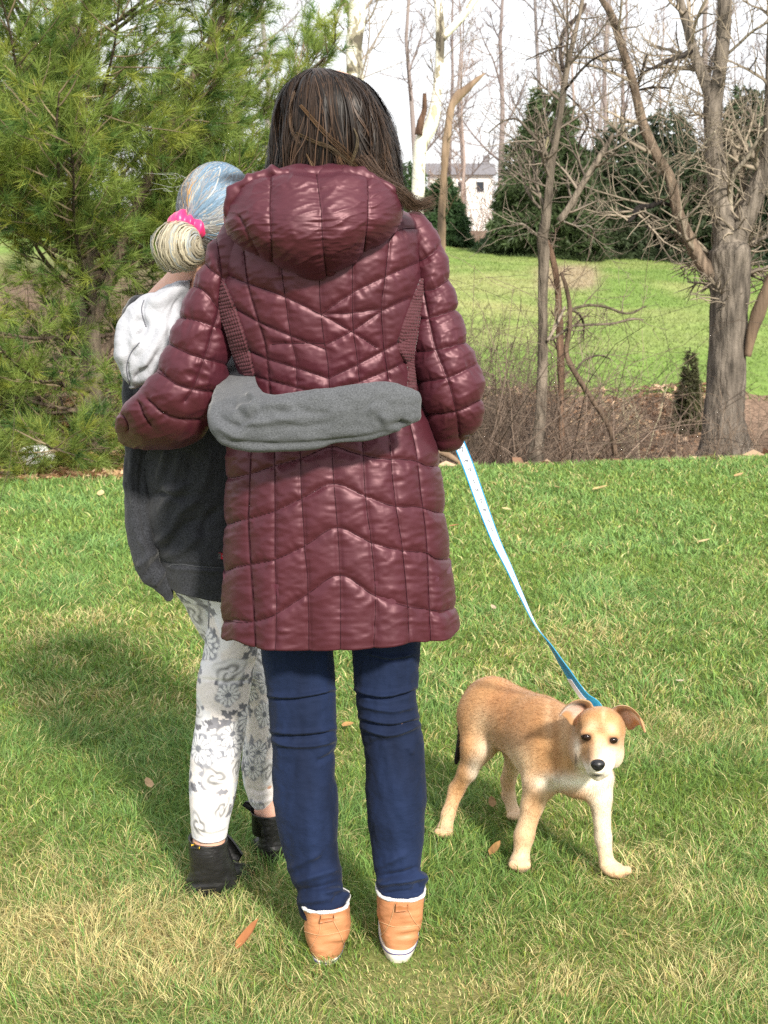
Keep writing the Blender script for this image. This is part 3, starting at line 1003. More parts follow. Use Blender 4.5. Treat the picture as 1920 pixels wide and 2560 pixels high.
def conifer(name, label, u, vtop, vbase_w, Y, halfw, colour, n, size, base_v=None, shape=1.0, group=None):
    """a dense evergreen: trunk and a crown of many short sprays on drooping tiers"""
    g = P(u, 600, Y); gz = terrain(g[0], Y)
    top = P(u, vtop, Y)[2]
    root = empty(name, A([g[0], Y, gz]), label=label, cat='evergreen tree' if size > .05 else 'shrub', **({'group': group} if group else {}))
    H = top - gz
    k = np.linspace(0, 1, 12)
    tp = np.stack([g[0] + 0 * k, Y + 0 * k, gz - .1 + k * H * .97], -1)
    trunk_mesh('trunk', tp, halfw * .07 * (1.1 - k), m_bark, root, (.12, .09, .07), m=8, seed=3)
    f = 1 - np.sqrt(rng.random(n))
    f = np.clip(f * .97 + .02, 0, 1)
    az = rng.uniform(0, 2 * math.pi, n)
    tier = vn(np.stack([f * 11, np.cos(az) * 1.6, np.sin(az) * 1.6], -1), 5 + int(u))
    rr = halfw * (1 - f) ** shape * (1 + .55 * tier + .3 * vn(np.stack([f * 3, np.cos(az) * 1.1, np.sin(az) * 1.1], -1), 9 + int(u))) * np.sqrt(rng.uniform(.25, 1, n)) + .05 * halfw
    c = np.stack([g[0] + rr * np.cos(az), Y + rr * np.sin(az), gz + f * H + .15 * size * rng.normal(size=n) - rr * .18], -1)
    c[:, 2] = np.maximum(c[:, 2], gz + .02)
    d = np.stack([np.cos(az), np.sin(az), .1 + .5 * rng.normal(size=n)], -1); d /= np.linalg.norm(d, axis=1)[:, None]
    cf = lambda q: A(colour) * (1 + .35 * vn(q * (1.6 / max(size * 4, .3)), 8)[:, None]) * (1 + .0 * q[:, :1])
    V, T, C = needle_tufts(c, d, 7, size, size * .16, cf, spread=.6)
    mk('crown', V, T=T, mat=m_need, parent=root, col=C, smooth=False, kind='stuff')
    return root

EVK = 1.75
EV = [('spruce_tree', 'dark green spruce standing right behind the slim grey tree', 1362, 210, 39, 1.35, (.05, .072, .03), 5200, .22, 0.48),
      ('cedar_tree', 'broad dark cedar behind the left leaning trunk of the forked tree', 1545, 300, 41, 1.35, (.038, .054, .027), 4200, .24, 0.42),
      ('cedar_tree', 'bluish dark cedar between the leaning trunk and the main trunk of the forked tree', 1660, 255, 43, 1.25, (.042, .058, .034), 4200, .24, 0.45),
      ('pine_tree', 'loose grey green pine behind the upper right fork', 1850, 205, 45, 1.6, (.054, .072, .04), 4600, .26, 0.5),
      ('cedar_tree', 'low dark evergreen just behind the main trunk of the forked tree', 1770, 360, 40, 1.2, (.036, .05, .024), 3600, .24, 0.4),
      ('cedar_tree', 'dark evergreen cut by the right edge of the photo', 1935, 330, 42, 1.6, (.03, .052, .026), 3600, .22, 0.55),
      ('cedar_tree', 'low spreading evergreen under the white house', 1275, 515, 41, .85, (.04, .065, .03), 2400, .18, 0.7),
      ('cedar_tree', 'small dark evergreen between the crooked sycamore and the snag', 1108, 440, 43, .85, (.035, .065, .025), 2200, .2, 0.6),
      ('cedar_tree', 'dark evergreen peeking between the brown hair and the crooked sycamore', 1015, 400, 44, 1.2, (.04, .075, .025), 2200, .2, 0.6),
      ('cedar_tree', 'wide dark evergreen filling the gap behind the slim grey tree', 1450, 410, 40, 1.2, (.038, .053, .025), 3600, .22, 0.4)]
for (nm, lb, u, vt, Y, hw, c, n, s, sh) in EV:
    conifer(nm, lb, u, vt, 0, Y, hw, tuple(q * EVK for q in c), n, s, shape=sh)
conifer('juniper_sapling', 'small brownish green juniper at the edge of the far field beside the forked tree', 1738, 868, 0, 15.0, .17, (.1, .105, .05), 900, .06, shape=.7)

# ------------------------------------------------------------------ far bare woods
m_fartwig = mat('far_twig', attr=True, rough=.9, spec=.1)
def proto_tree(H, colour, seed):
    global rng
    keep, rng = rng, np.random.default_rng(seed)
    o = []
    n = 7
    k = np.linspace(0, 1, n)
    pts = np.stack([np.cumsum(rng.normal(size=n) * .12), np.cumsum(rng.normal(size=n) * .12), k * H - .2], -1)
    rad = H * .008 * (1.1 - k)
    o.append((0, pts, rad))
    kids(o, pts, rad, H * .45, 0, 3, spread=.75, up=.14, nchild=(7, 9), ratio=.45, start=.2, n=5)
    rng = keep
    return o
protos = []
for s, (H, c) in enumerate([(13, (.27, .225, .21)), (16, (.29, .24, .225)), (11, (.30, .235, .205)), (14, (.24, .215, .21))]):
    o = proto_tree(H, c, 100 + s)
    protos.append((o, c))
first = {}
spots = []
for k in range(28):
    Y = rng.uniform(50, 95)
    u = rng.uniform(930, 2050) if k < 20 else rng.uniform(-150, 900)
    if 800 < u < 1240 and rng.random() < .6: u = rng.uniform(1250, 2000)
    spots.append((u, Y))
spots += [(1160, 72), (1228, 66)]
for k, (u, Y) in enumerate(spots):
    pi = k % 4
    g = P(u, 600, Y); x = g[0]
    z = terrain(x, Y)
    o, c = protos[pi]
    if pi not in first:
        root = empty('bare_tree', A([0., 0., 0.]), label='bare twiggy grey brown tree in the woods beyond the far field', cat='tree', group='bare trees of the far woods')
        emit(o, 'trunk', m_fartwig, root, c, 0, 0, 8)
        emit(o, 'branches', m_fartwig, root, c, 1, 4, 3, rmin=.009, kind='stuff')
        first[pi] = root
        r = root
    else:
        r = first[pi].copy(); COL.objects.link(r)
        for ch in list(first[pi].children):
            cc = ch.copy(); COL.objects.link(cc); cc.parent = r
    r.location = (x, Y, z)
    r.rotation_euler = (0, 0, rng.uniform(0, 6.3))
    sc = rng.uniform(.75, 1.15)
    r.scale = (sc, sc, sc)

# reddish brush at the foot of the woods
out = []
for k in range(680):
    u = rng.uniform(980, 1950) if k < 540 else rng.uniform(-100, 900)
    Y = rng.uniform(46, 56)
    pass
    g = P(u, 600, Y)
    if 1110 < u < 1240 and rng.random() < .55: continue
    p = A([g[0], Y, terrain(g[0], Y)])
    out_k = []
    grow(out_k, p, A([rng.normal() * .35, rng.normal() * .35, 1]), rng.uniform(.9, 2.3), .012, 0, 1, spread=.6, up=.1, nchild=(4, 6), n=5)
    out += out_k
emit(out, 'brushwood', m_fartwig, None, (.24, .165, .135), 0, 1, 3, jitter=.25, rmin=.006, kind='stuff', label='reddish brown brush along the far edge of the field', cat='brush')

# brambles in the creek bed between the lawn and the far field
out = []
for k in range(2100):
    x = rng.uniform(.1, 3.4) if k < 1900 else rng.uniform(-3, 0)
    d = rng.uniform(.5, 6.8)
    if x < 1.5 and rng.random() < .0: continue
    dens = np.exp(-((x - .9) / .8) ** 2) + .45
    if rng.random() > dens and x > 0: continue
    Y = edge_Y(x) + d
    p = A([x, Y, terrain(x, Y) - .02])
    L = rng.uniform(.35, 1.15) * (1.4 if x < 1.5 else .75) * (1.15 if d < 3 else 1)
    o = []
    grow(o, p, A([rng.normal() * .5, rng.normal() * .4, 1]), L, .0045, 0, 1, spread=.85, up=-.1, nchild=(3, 4), wob=.35, n=6)
    out += o
emit(out, 'undergrowth', m_twig, None, (.155, .115, .088), 0, 1, 3, jitter=.4, rmin=.0015, kind='stuff', label='tangle of brown brambles and dead stems in the creek bed', cat='undergrowth')

def bush(name, label, u, v, Y, n, L, colour, r=.005, **kw):
    g = P(u, v, Y); z = terrain(g[0], Y)
    root = empty(name, A([g[0], Y, z]), label=label, cat='bush', **kw)
    o = []
    for i in range(n):
        grow(o, A([g[0] + rng.normal() * .06, Y + rng.normal() * .06, z - .02]), A([rng.normal() * .35, rng.normal() * .35, 1]), L * rng.uniform(.6, 1.2), r, 0, 2, spread=.6, up=.02, nchild=(4, 6), wob=.3, n=8)
    emit(o, 'stems', m_twig, root, colour, 0, 0, 4, rmin=.002, kind='stuff')
    emit(o, 'twigs', m_twig, root, colour, 1, 3, 3, rmin=.0014, kind='stuff')
bush('twiggy_bush', 'bare twiggy bush standing between the sleeve and the slim grey tree', 1235, 900, 11.5, 9, 1.35, (.15, .12, .09))
bush('twiggy_bush', 'bare bush with fine grey twigs behind the slim grey tree', 1300, 880, 13.2, 9, 1.2, (.17, .13, .1))
bush('twiggy_bush', 'tangled vine thicket wrapped round the foot of the forked tree', 1800, 1080, 10.0, 12, .75, (.2, .15, .11))
bush('twiggy_bush', 'pale stemmed bush right of the foot of the forked tree', 1895, 1080, 10.4, 10, .8, (.24, .19, .14))
bush('twiggy_bush', 'sparse pale bush in front of the far field, left of the forked tree', 1590, 950, 13.5, 6, 1.1, (.3, .27, .18))
bush('twiggy_bush', 'low brown bush beside the maroon elbow', 1205, 1050, 9.9, 10, .7, (.17, .12, .09))

# pale fallen branch at the lawn edge beside the leash
q, r = limb_px(wpx(c4, [(-60, 1140, 40), (0, 1170, 34), (60, 1200, 30), (100, 1230, 22)], S4), 9.0, 20)
mk_b = empty('fallen_branch', q[0], label='pale fallen branch lying at the lawn edge behind the leash', cat='branch')
trunk_mesh('wood', q, r, m_snag, mk_b, (.5, .42, .32), m=10, knob=.12, seed=55)

# white block in the leaf litter under the pine
V, Q = sdf_body([('e', P(90, 1142, 8.75), (.095, .08, .075), .03), ('e', P(112, 1148, 8.75), (.07, .07, .06), .04), ('e', P(66, 1148, 8.8), (.065, .06, .055), .04)], .012)
V = V + vert_normals(V, Q)[:] * (.012 * fbm(V * 14, 3, 3))[:, None]
mk('white_rock', V, Q, mat=mat('white_stone', (.8, .8, .82), .7, noise=(20, .85, 1.05)), org=V.mean(0), label='bright white rock lying on the leaf litter under the pine', cat='rock')

# ------------------------------------------------------------------ white house beyond the woods
Yh = 120.0
def box(lo, hi):
    lo, hi = A(lo), A(hi)
    V = A([[x, y, z] for x in (lo[0], hi[0]) for y in (lo[1], hi[1]) for z in (lo[2], hi[2])])
    return V, A([[0, 1, 3, 2], [4, 6, 7, 5], [0, 4, 5, 1], [2, 3, 7, 6], [0, 2, 6, 4], [1, 5, 7, 3]]).astype(int)
xl, xr = P(1075, 480, Yh)[0], P(1232, 480, Yh)[0]
z1 = P(1100, 437, Yh)[2]; z0 = terrain((xl + xr) / 2, Yh) - .5; zr = P(1100, 405, Yh)[2]
house = empty('white_house', A([(xl + xr) / 2, Yh, z0]), label='white house with a grey roof glimpsed through the trees beyond the field', cat='house')
m_white = mat('white_siding', (.8, .79, .76), .7, noise=(3, .92, 1.03))
m_roof = mat('grey_shingle', (.18, .17, .18), .85, noise=(8, .7, 1.3))
m_glass = mat('dark_pane', (.03, .035, .045), .15, .5)
V, Q = box((xl, Yh, z0), (xr, Yh + 6, z1)); mk('wall', V, Q, mat=m_white, parent=house, smooth=False)
V = A([[xl - .3, Yh - .4, z1], [xr + .3, Yh - .4, z1], [xr + .3, Yh + 6.4, z1], [xl - .3, Yh + 6.4, z1], [xl - .3, Yh + 3, zr], [xr + .3, Yh + 3, zr]])
roof = mk('roof', V, A([[0, 1, 5, 4], [2, 3, 4, 5]]).astype(int), A([[0, 4, 3], [1, 2, 5]]).astype(int), m_roof, parent=house, smooth=False)
V, Q = box((xl + 4.2, Yh + 2.6, zr - .4), (xl + 4.7, Yh + 3.2, zr + .6)); mk('chimney', V, Q, mat=m_roof, parent=roof, smooth=False)
for i in range(3):
    cx = xl + (xr - xl) * (.2 + .3 * i)
    V, Q = box((cx - .35, Yh - .05, z1 - 1.35), (cx + .35, Yh + .02, z1 - .45)); w = mk('window', V, Q, mat=m_white, parent=house, smooth=False)
    V, Q = box((cx - .28, Yh - .07, z1 - 1.28), (cx + .28, Yh - .045, z1 - .52)); mk('pane', V, Q, mat=m_glass, parent=w, smooth=False)

# ================================================================== people
rng = np.random.default_rng(21)
m_skin = mat('skin', (.62, .36, .27), .5, .35, noise=(30, .93, 1.07), bump=(300, .1, .001), sss=.1)
m_nylon = mat('maroon_nylon', (.074, .0142, .0235), .46, .5, noise=(9, .9, 1.1), bump=[(90, .08, .002), (13, .12, .010, (1.8, 1.8, 1))], sheen=.06, sheen_tint=(1, .5, .7), metal=.3)
m_knit = mat('maroon_knit', (.075, .02, .027), .7, .3, bump=(900, .3, .001), sheen=.2)
m_denim = mat('dark_denim', (.0078, .0155, .046), .85, .2, noise=(11, .5, 1.5, (1, 1, .3)), bump=[(900, .4, .001), (34, .4, .008, (1, 1, 1.6))], sheen=.05)
m_tan = mat('tan_leather', (.49, .215, .10), .5, .35, noise=(16, .8, 1.15), bump=[(45, .3, .004, (1, 1, 3)), (400, .2, .001)])
m_tab = mat('brown_leather', (.38, .15, .06), .5, .4, bump=(300, .3, .001))
m_cream = mat('cream_rubber', (.72, .68, .58), .6, .3, noise=(30, .85, 1.05))
m_fleece = mat('white_fleece', (.78, .77, .75), .95, .1, bump=(500, .9, .004))
m_stripe = mat('navy_stripe', (.08, .07, .17), .6)
m_seam = mat('dark_maroon_thread', (.034, .008, .0125), .7, .2)
m_thread = mat('tan_thread', (.55, .33, .17), .7)
m_char = mat('charcoal_heather', (.034, .036, .042), .95, .1, noise=(420, .45, 1.6), bump=[(500, .4, .002), (24, .3, .012)], sheen=.25)
m_grey = mat('grey_heather', (.088, .093, .101), .95, .1, noise=(420, .62, 1.4, (1, 1, 1.6)), bump=[(420, .5, .002), (22, .3, .012)], sheen=.2)
m_lightgrey = mat('pale_grey_fleece', (.41, .42, .46), .95, .1, noise=(300, .9, 1.08), bump=[(420, .4, .002), (18, .35, .014)], sheen=.2)
m_navy = mat('dark_stitch', (.12, .125, .15), .9)
m_tee = mat('mauve_jersey', (.16, .14, .17), .9, .1, bump=(300, .3, .002))
m_pink = mat('pink_satin', (.85, .035, .17), .38, .5, bump=(60, .3, .004), sheen=.3)
m_floral = mat('floral_print', attr=True, rough=.85, spec=.2, bump=[(700, .25, .001), (24, .3, .006)])
m_black = mat('black_leather', (.012, .012, .013), .42, .45, noise=(18, .6, 1.5), bump=[(50, .4, .004, (1, 1, 2.5)), (300, .2, .001)])
m_blackrub = mat('black_rubber', (.015, .015, .016), .7, .3)
m_yellow = mat('yellow_thread', (.75, .5, .03), .7)
m_red = mat('red_label', (.5, .03, .05), .7)
m_hair = mat('hair', attr=True, rough=.46, spec=.25)
m_dark = mat('dark_lining', (.035, .012, .015), .6, .3)

def hand(pr, w, f, n, s=1.0, curl=.6):
    """palm, four unequal bent fingers and a thumb, appended to a body's primitives"""
    w, f, n = A(w), A(f) / np.linalg.norm(f), A(n)
    n = n - f * (n @ f); n /= np.linalg.norm(n)
    sd = np.cross(f, n)
    pr.append(('c', w, w + f * .075 * s, .021 * s, .026 * s, .012))
    for i, L in enumerate((.062, .072, .068, .052)):
        o = (i - 1.5) * .0185 * s
        a = w + f * .075 * s + sd * o
        b = a + (f * math.cos(curl) + n * math.sin(curl)) * L * .5 * s
        c = b + (f * math.cos(curl * 2.2) + n * math.sin(curl * 2.2)) * L * .5 * s
        pr.append(('c', a - f * .03 * s, a, .010 * s, .0095 * s, .006)); pr.append(('c', a, b, .0095 * s, .0085 * s, .003)); pr.append(('c', b, c, .0085 * s, .007 * s, .003))
    a = w + f * .025 * s - sd * .026 * s
    b = a + (f * .7 - sd * .7 + n * .3) * .035 * s
    pr.append(('c', a, b, .0125 * s, .0105 * s, .006)); pr.append(('c', b, b + (f * .85 + n * .5) * .03 * s, .0105 * s, .008 * s, .004))

def patch_on(bvh, left, right, nu, nv, off, back=.004):
    """a slab that follows a surface: left and right border polylines in the photo, offset function of (s across, t along)"""
    L, R = smoothline(left, nv), smoothline(right, nv)
    if len(L) != nv: L = resample(np.c_[A(left)[:, :2], np.zeros(len(left))], nv)[:, :2]
    if len(R) != nv: R = resample(np.c_[A(right)[:, :2], np.zeros(len(right))], nv)[:, :2]
    Fr = np.zeros((nv, nu, 3)); Nn = np.zeros((nv, nu, 3)); ok = np.zeros((nv, nu), bool)
    for i in range(nv):
        for j in range(nu):
            s = j / (nu - 1)
            q = L[i] * (1 - s) + R[i] * s
            p, nn = hit(bvh, q[0], q[1])
            if p is not None: Fr[i, j], Nn[i, j], ok[i, j] = p, nn, True
    for i in range(nv):
        g = np.where(ok[i])[0]
        if len(g) == 0:
            continue
        for j in np.where(~ok[i])[0]:
            k = g[np.argmin(abs(g - j))]; Fr[i, j], Nn[i, j] = Fr[i, k], Nn[i, k]
    good = np.where(ok.any(1))[0]
    for i in range(good[0] - 1, -1, -1):
        Fr[i], Nn[i] = 2 * Fr[i + 1] - Fr[i + 2], Nn[i + 1]
    for i in range(good[-1] + 1, nv):
        Fr[i], Nn[i] = 2 * Fr[i - 1] - Fr[i - 2], Nn[i - 1]
    for _ in range(2):
        Nn[1:-1] = (Nn[:-2] + Nn[1:-1] + Nn[2:]) / 3
    Nn /= np.maximum(np.linalg.norm(Nn, axis=-1), 1e-9)[..., None]
    S, Tt = np.meshgrid(np.linspace(0, 1, nu), np.linspace(0, 1, nv))
    o = off(S, Tt) if callable(off) else off + 0 * S
    Vf = Fr + Nn * o[..., None]; Vb = Fr - Nn * back
    V = np.concatenate([Vf.reshape(-1, 3), Vb.reshape(-1, 3)])
    Q = [gridfaces(nv, nu, False)]
    b = nv * nu
    edge = np.r_[np.arange(nu), np.arange(1, nv) * nu + nu - 1, (nv - 1) * nu + np.arange(nu - 2, -1, -1), np.arange(nv - 2, 0, -1) * nu]
    e2 = np.roll(edge, -1)
    Q.append(np.stack([edge, e2, e2 + b, edge + b], -1))
    return V, np.concatenate(Q)

def quilt(G, C, seams, amp=.006, w=12, pucker=.0024, wr=.0014, seed=0):
    """puffed panels between seam lines, gathered at the stitches, with slack creases"""
    N = grid_normals(G, C)
    V = G.reshape(-1, 3)
    uv = PROJ(V)
    d, al, num = polydist(uv, seams)
    puff = amp * (1 - np.exp(-d / w)) - .0026 * np.exp(-(d / 2.4) ** 2)
    pk = vn(np.stack([al / 9.5 + .004 * d * al / 10 * 0, d / 55 + num * 13.7], -1), seed) + .5 * vn(np.stack([al / 5, d / 40 + num * 7.7], -1), seed + 1)
    puff += pucker * pk * np.exp(-d / 20) * (1 - np.exp(-d / 4))
    w1 = fbm(np.stack([uv[:, 0] / 120, uv[:, 1] / 120], -1), 2, seed + 5)
    ang = .6 + 1.3 * w1
    a = uv[:, 0] * np.cos(ang) + uv[:, 1] * np.sin(ang); b2 = -uv[:, 0] * np.sin(ang) + uv[:, 1] * np.cos(ang)
    r = 1 - np.abs(fbm(np.stack([uv[:, 0] / 70 + .35 * w1, uv[:, 1] / 26 + uv[:, 0] / 60, 0 * a], -1), 3, seed + 8))
    puff += wr * (np.clip(r, 0, 1) ** 3 - .4) * np.clip(d / 12, 0, 1)
    puff += .0005 * fbm(np.stack([uv[:, 0] / 16, uv[:, 1] / 9], -1), 2, seed + 15)
    return G + N * puff.reshape(G.shape[:2])[..., None]

def folds(G, C, lines, noise_amp=.0015, scale=(40, 60), seed=0):
    """cloth folds: (photo polyline, height in metres, width in px)"""
    N = grid_normals(G, C)
    uv = PROJ(G.reshape(-1, 3))
    h = noise_amp * fbm(np.stack([uv[:, 0] / scale[0], uv[:, 1] / scale[1]], -1), 3, seed)
    for ln, a, w in lines:
        L = smoothline(ln)
        d, al, _ = polydist(uv, [L])
        tot = np.linalg.norm(np.diff(L, axis=0), axis=1).sum()
        fade = np.clip(np.minimum(al, tot - al) / (.2 * tot) + .15, 0, 1)
        h = h + a * np.exp(-(d / w) ** 2) * fade
    return G + N * h.reshape(G.shape[:2])[..., None]

def stitch(bvh, lines, parent, r=.00075, n=60, lift=.0002):
    """each sewn seam as a thin thread line sunk in its groove"""
    for ln in lines:
        run, last = [], None
        L = resample(np.c_[A(ln)[:, :2], np.zeros(len(ln))], n)[:, :2]
        def flush():
            if len(run) > 4:
                V, Q = tubes(A(run)[None], np.full((1, len(run)), r), 4)
                mk('stitching', V, Q, mat=m_seam, parent=parent)
        for u, v in L:
            p, nn = hit(bvh, u, v)
            if p is None or (last is not None and np.linalg.norm(p - last) > .035):
                flush(); run = []
            if p is not None: run.append(p + nn * lift)
            last = p
        flush()

def ribbon_mesh(PT, Nrm, hw, colours):
    """flat overlapping hair ribbons lying on a head: points (N, n, 3), outward normals, half width"""
    N, n = PT.shape[:2]
    T = np.gradient(PT, axis=1)
    S = np.cross(T, Nrm); S /= np.maximum(np.linalg.norm(S, axis=-1), 1e-9)[..., None]
    w = hw * np.concatenate([np.linspace(.5, 1, n // 3), np.ones(n - 2 * (n // 3)), np.linspace(1, .35, n // 3)])[None, :, None]
    V = np.stack([PT - S * w, PT + S * w], 2).reshape(-1, 3)
    q = gridfaces(n, 2, False)
    Q = (q[None] + (np.arange(N) * n * 2)[:, None, None]).reshape(-1, 4)
    nn = Nrm[:, :, None] + S[:, :, None] * A([-.28, .28])[None, None, :, None]
    nn /= np.linalg.norm(nn, axis=-1)[..., None]
    return V, Q, np.repeat(colours.reshape(-1, 3), 2, 0), nn.reshape(-1, 3)

def strand_mesh(PT, r, colours, sides=3):
    N, n = PT.shape[:2]
    rr = np.broadcast_to(A(r).reshape(-1, 1) if np.ndim(r) else A(r), (N, n)) * np.linspace(1, .35, n)
    V, Q = tubes(PT, rr, sides)
    return V, Q, np.repeat(colours.reshape(-1, 3), sides, 0)

# ------------------------------------------------------------------ the woman
YW = 2.83
pr = [('e', P(838, 325, 2.86), (.073, .09, .105), .02), ('e', P(838, 395, 2.90), (.052, .06, .06), .03),
      ('c', P(838, 420, 2.86), P(840, 560, 2.84), .052, .06, .03), ('c', P(838, 330, 2.945), P(838, 365, 2.965), .012, .016, .02),
      ('e', P(843, 740, 2.84), (.125, .07, .17), .04), ('e', P(843, 920, 2.84), (.10, .07, .16), .04), ('e', P(850, 1220, 2.84), (.135, .09, .16), .04),
      ('c', P(680, 610, 2.83), P(990, 610, 2.83), .045, .045, .04),
      ('c', P(640, 620, 2.82), P(490, 960, 2.82), .036, .026, .02), ('c', P(490, 960, 2.82), P(370, 1060, 2.93), .026, .022, .01), ('c', P(370, 1060, 2.93), P(345, 1070, 3.0), .022, .022, .01), ('c', P(345, 1070, 3.0), P(385, 1080, 3.17), .022, .02, .01),
      ('c', P(1030, 640, 2.82), P(1120, 970, 2.80), .036, .027, .02), ('c', P(1120, 970, 2.80), P(1112, 955, 3.02), .027, .022, .015),
      ('c', P(770, 1380, 2.84), P(755, 1800, 2.81), .048, .036, .02), ('c', P(755, 1800, 2.81), P(810, 2260, 2.79), .036, .026, .02),
      ('c', P(950, 1380, 2.84), P(975, 1800, 2.81), .048, .036, .02), ('c', P(975, 1800, 2.81), P(1000, 2240, 2.79), .036, .026, .02),
      ('c', P(818, 2350, 2.79), P(818, 2300, 2.93), .032, .026, .03), ('c', P(1002, 2340, 2.79), P(1002, 2290, 2.93), .032, .026, .03)]
hand(pr, P(385, 1080, 3.17), (.9, .1, 0), (0, -1, 0), 1.0, .35)
hand(pr, P(1112, 955, 3.02), (.1, 1, -.05), (-.3, 0, -1), .85, 1.0)
V, Q = sdf_body(pr, .0095)
foot = A([P(905, 2390, 2.8)[0], 2.82, 0.0])
woman = mk('person', V, Q, mat=m_skin, org=foot, label='woman from behind in a long maroon quilted coat, jeans and tan boots, holding a leash', cat='person')

# coat body
st = [(757, 505, 930, 505, YW, .07), (690, 530, 1000, 530, YW, .085), (600, 560, 1045, 560, YW, .105), (562, 610, 1060, 610, YW, .122), (548, 700, 1056, 700, YW, .128),
      (556, 800, 1050, 800, YW, .124), (585, 880, 1046, 880, YW, .12), (608, 950, 1042, 950, YW, .118), (606, 1000, 1050, 1000, YW, .12), (590, 1060, 1072, 1060, YW, .128),
      (574, 1128, 1090, 1128, YW, .142), (571, 1215, 1101, 1215, YW, .152), (568, 1331, 1113, 1331, YW, .158), (564, 1447, 1127, 1447, YW, .163), (561, 1572, 1143, 1556, YW, .168)]
R = loft_rows(st)
G, C = loft_grid(R, 260, 330, e=2.35, caps=(.02, 0))
SEAM_BACK = [c7(l) for l in [
    [(210, 540), (235, 730), (300, 960), (340, 1100), (370, 1400)], [(435, 600), (440, 690), (460, 830), (490, 1030), (520, 1180), (530, 1430)],
    [(655, 600), (668, 880), (685, 1050), (710, 1200), (725, 1400)], [(862, 480), (855, 750), (862, 1000), (880, 1150), (905, 1360)],
    [(1085, 390), (1060, 600), (1050, 700), (1030, 850), (1040, 1080), (1070, 1300)], [(1270, 380), (1250, 480), (1255, 600), (1275, 700)], [(45, 440), (60, 600), (75, 720)],
    [(60, 660), (240, 733), (445, 806), (670, 915), (840, 1010), (1000, 1112)], [(670, 915), (860, 785), (1055, 690), (1260, 600)],
    [(165, 885), (300, 960), (500, 1045), (690, 1118)], [(690, 1100), (860, 1010), (1035, 892), (1185, 823)],
    [(240, 1130), (340, 1175), (520, 1230), (715, 1295)], [(715, 1295), (880, 1215), (1060, 1120), (1150, 1070)],
    [(270, 1280), (380, 1310), (530, 1350), (660, 1385)], [(720, 1390), (910, 1310), (1080, 1240), (1180, 1190)],
    [(1060, 450), (1150, 410), (1260, 400)], [(380, 1092), (520, 1085), (690, 1085)], [(690, 915), (860, 905), (1030, 880)]]]
SEAM_SKIRT = [c8(l) for l in [
    [(310, 250), (300, 330), (290, 600), (285, 700), (300, 980), (315, 1200), (330, 1480)], [(440, 260), (445, 660), (445, 930), (455, 1240), (445, 1520)],
    [(590, 230), (600, 480), (620, 860), (640, 1100), (645, 1500)], [(778, 220), (795, 500), (815, 760), (830, 1030), (835, 1480)],
    [(962, 200), (980, 570), (1015, 840), (1040, 1160), (1030, 1500)], [(1120, 150), (1140, 450), (1160, 620), (1200, 890), (1230, 1220), (1240, 1500)],
    [(1235, 100), (1280, 300), (1310, 560), (1335, 750), (1350, 960), (1360, 1250), (1370, 1450)],
    [(150, 465), (300, 440), (440, 390), (600, 345), (780, 275), (900, 310), (1050, 345), (1280, 360), (1340, 390), (1430, 392)],
    [(150, 738), (290, 705), (440, 660), (610, 580), (790, 495), (980, 570), (1150, 630), (1310, 635), (1400, 665), (1460, 665)],
    [(140, 1012), (300, 975), (445, 945), (630, 860), (810, 755), (1015, 845), (1200, 895), (1345, 905), (1400, 940), (1490, 940)],
    [(120, 1295), (240, 1320), (330, 1310), (455, 1265), (650, 1140), (830, 1035), (1035, 1160), (1230, 1225), (1355, 1240), (1420, 1250), (1530, 1222)]]]
seams = [smoothline(l, 30) for l in SEAM_BACK + SEAM_SKIRT]
G = quilt(G, C, seams, amp=.0058, w=14, pucker=.0017, wr=.0012, seed=3)
# the hem waves a little and turns in
th = np.linspace(0, 2 * math.pi, G.shape[1], endpoint=False)
hemw = .006 * np.sin(th * 7 + 1) + .004 * np.sin(th * 13)
k = np.linspace(0, 1, G.shape[0]) ** 6
G[:, :, 1] += (k[:, None] * hemw[None]); G[:, :, 2] += k[:, None] * .006 * vn(np.stack([th * 4, 0 * th], -1), 4)[None]
tV, tQ, tT = grid_mesh(G)
coat_bvh = bvh_of(tV, tQ)
G, C = inner_lip(G, C, .012, .12)
V, Q, T = grid_mesh(G)
coat = mk('coat', V, Q, T, m_nylon, parent=woman)
stitch(coat_bvh, seams, coat)

# sleeves
SL_R = [disp([(870, 505), (915, 478)]), disp([(882, 560), (948, 522)]), disp([(893, 615), (968, 592)]), disp([(893, 690), (989, 680)]), disp([(895, 750), (1008, 740)]),
        disp([(903, 810), (1034, 800)]), disp([(914, 860), (1041, 862)]), disp([(928, 908), (1030, 914)]), disp([(943, 945), (1000, 950)])]
yR = [2.82, 2.815, 2.81, 2.805, 2.80, 2.80, 2.80, 2.81, 2.82]
st = [(a[0][0], a[0][1], a[1][0], a[1][1], y, -1.0) for a, y in zip(SL_R, yR)]
G, C = loft_grid(loft_rows(st), 170, 140, caps=(.02, .02))
sr = [c7(l) for l in [[(1100, 640), (1250, 600), (1320, 560), (1360, 520)], [(1150, 800), (1275, 775), (1350, 760), (1440, 700)], [(1180, 950), (1330, 930), (1500, 878)],
                      [(1180, 1140), (1350, 1125), (1540, 1078)], [(1200, 1320), (1420, 1290), (1580, 1215)], [(1240, 1510), (1470, 1490), (1640, 1410)],
                      [(1180, 540), (1260, 720), (1310, 950), (1350, 1120), (1420, 1300), (1470, 1490), (1490, 1640)]]]
G = quilt(G, C, [smoothline(l, 20) for l in sr], amp=.0085, w=19, pucker=.0026, wr=.0016, seed=31)
V, Q, T = grid_mesh(G)
stitch(bvh_of(np.asarray(V), Q), [smoothline(l, 20) for l in sr], mk('sleeve', V, Q, T, m_nylon, parent=coat), n=40)
fa = A([P(1126, 975, 2.80), P(1126, 985, 2.86), P(1118, 970, 2.95), P(1112, 955, 3.03)])
fa = resample(fa, 30)
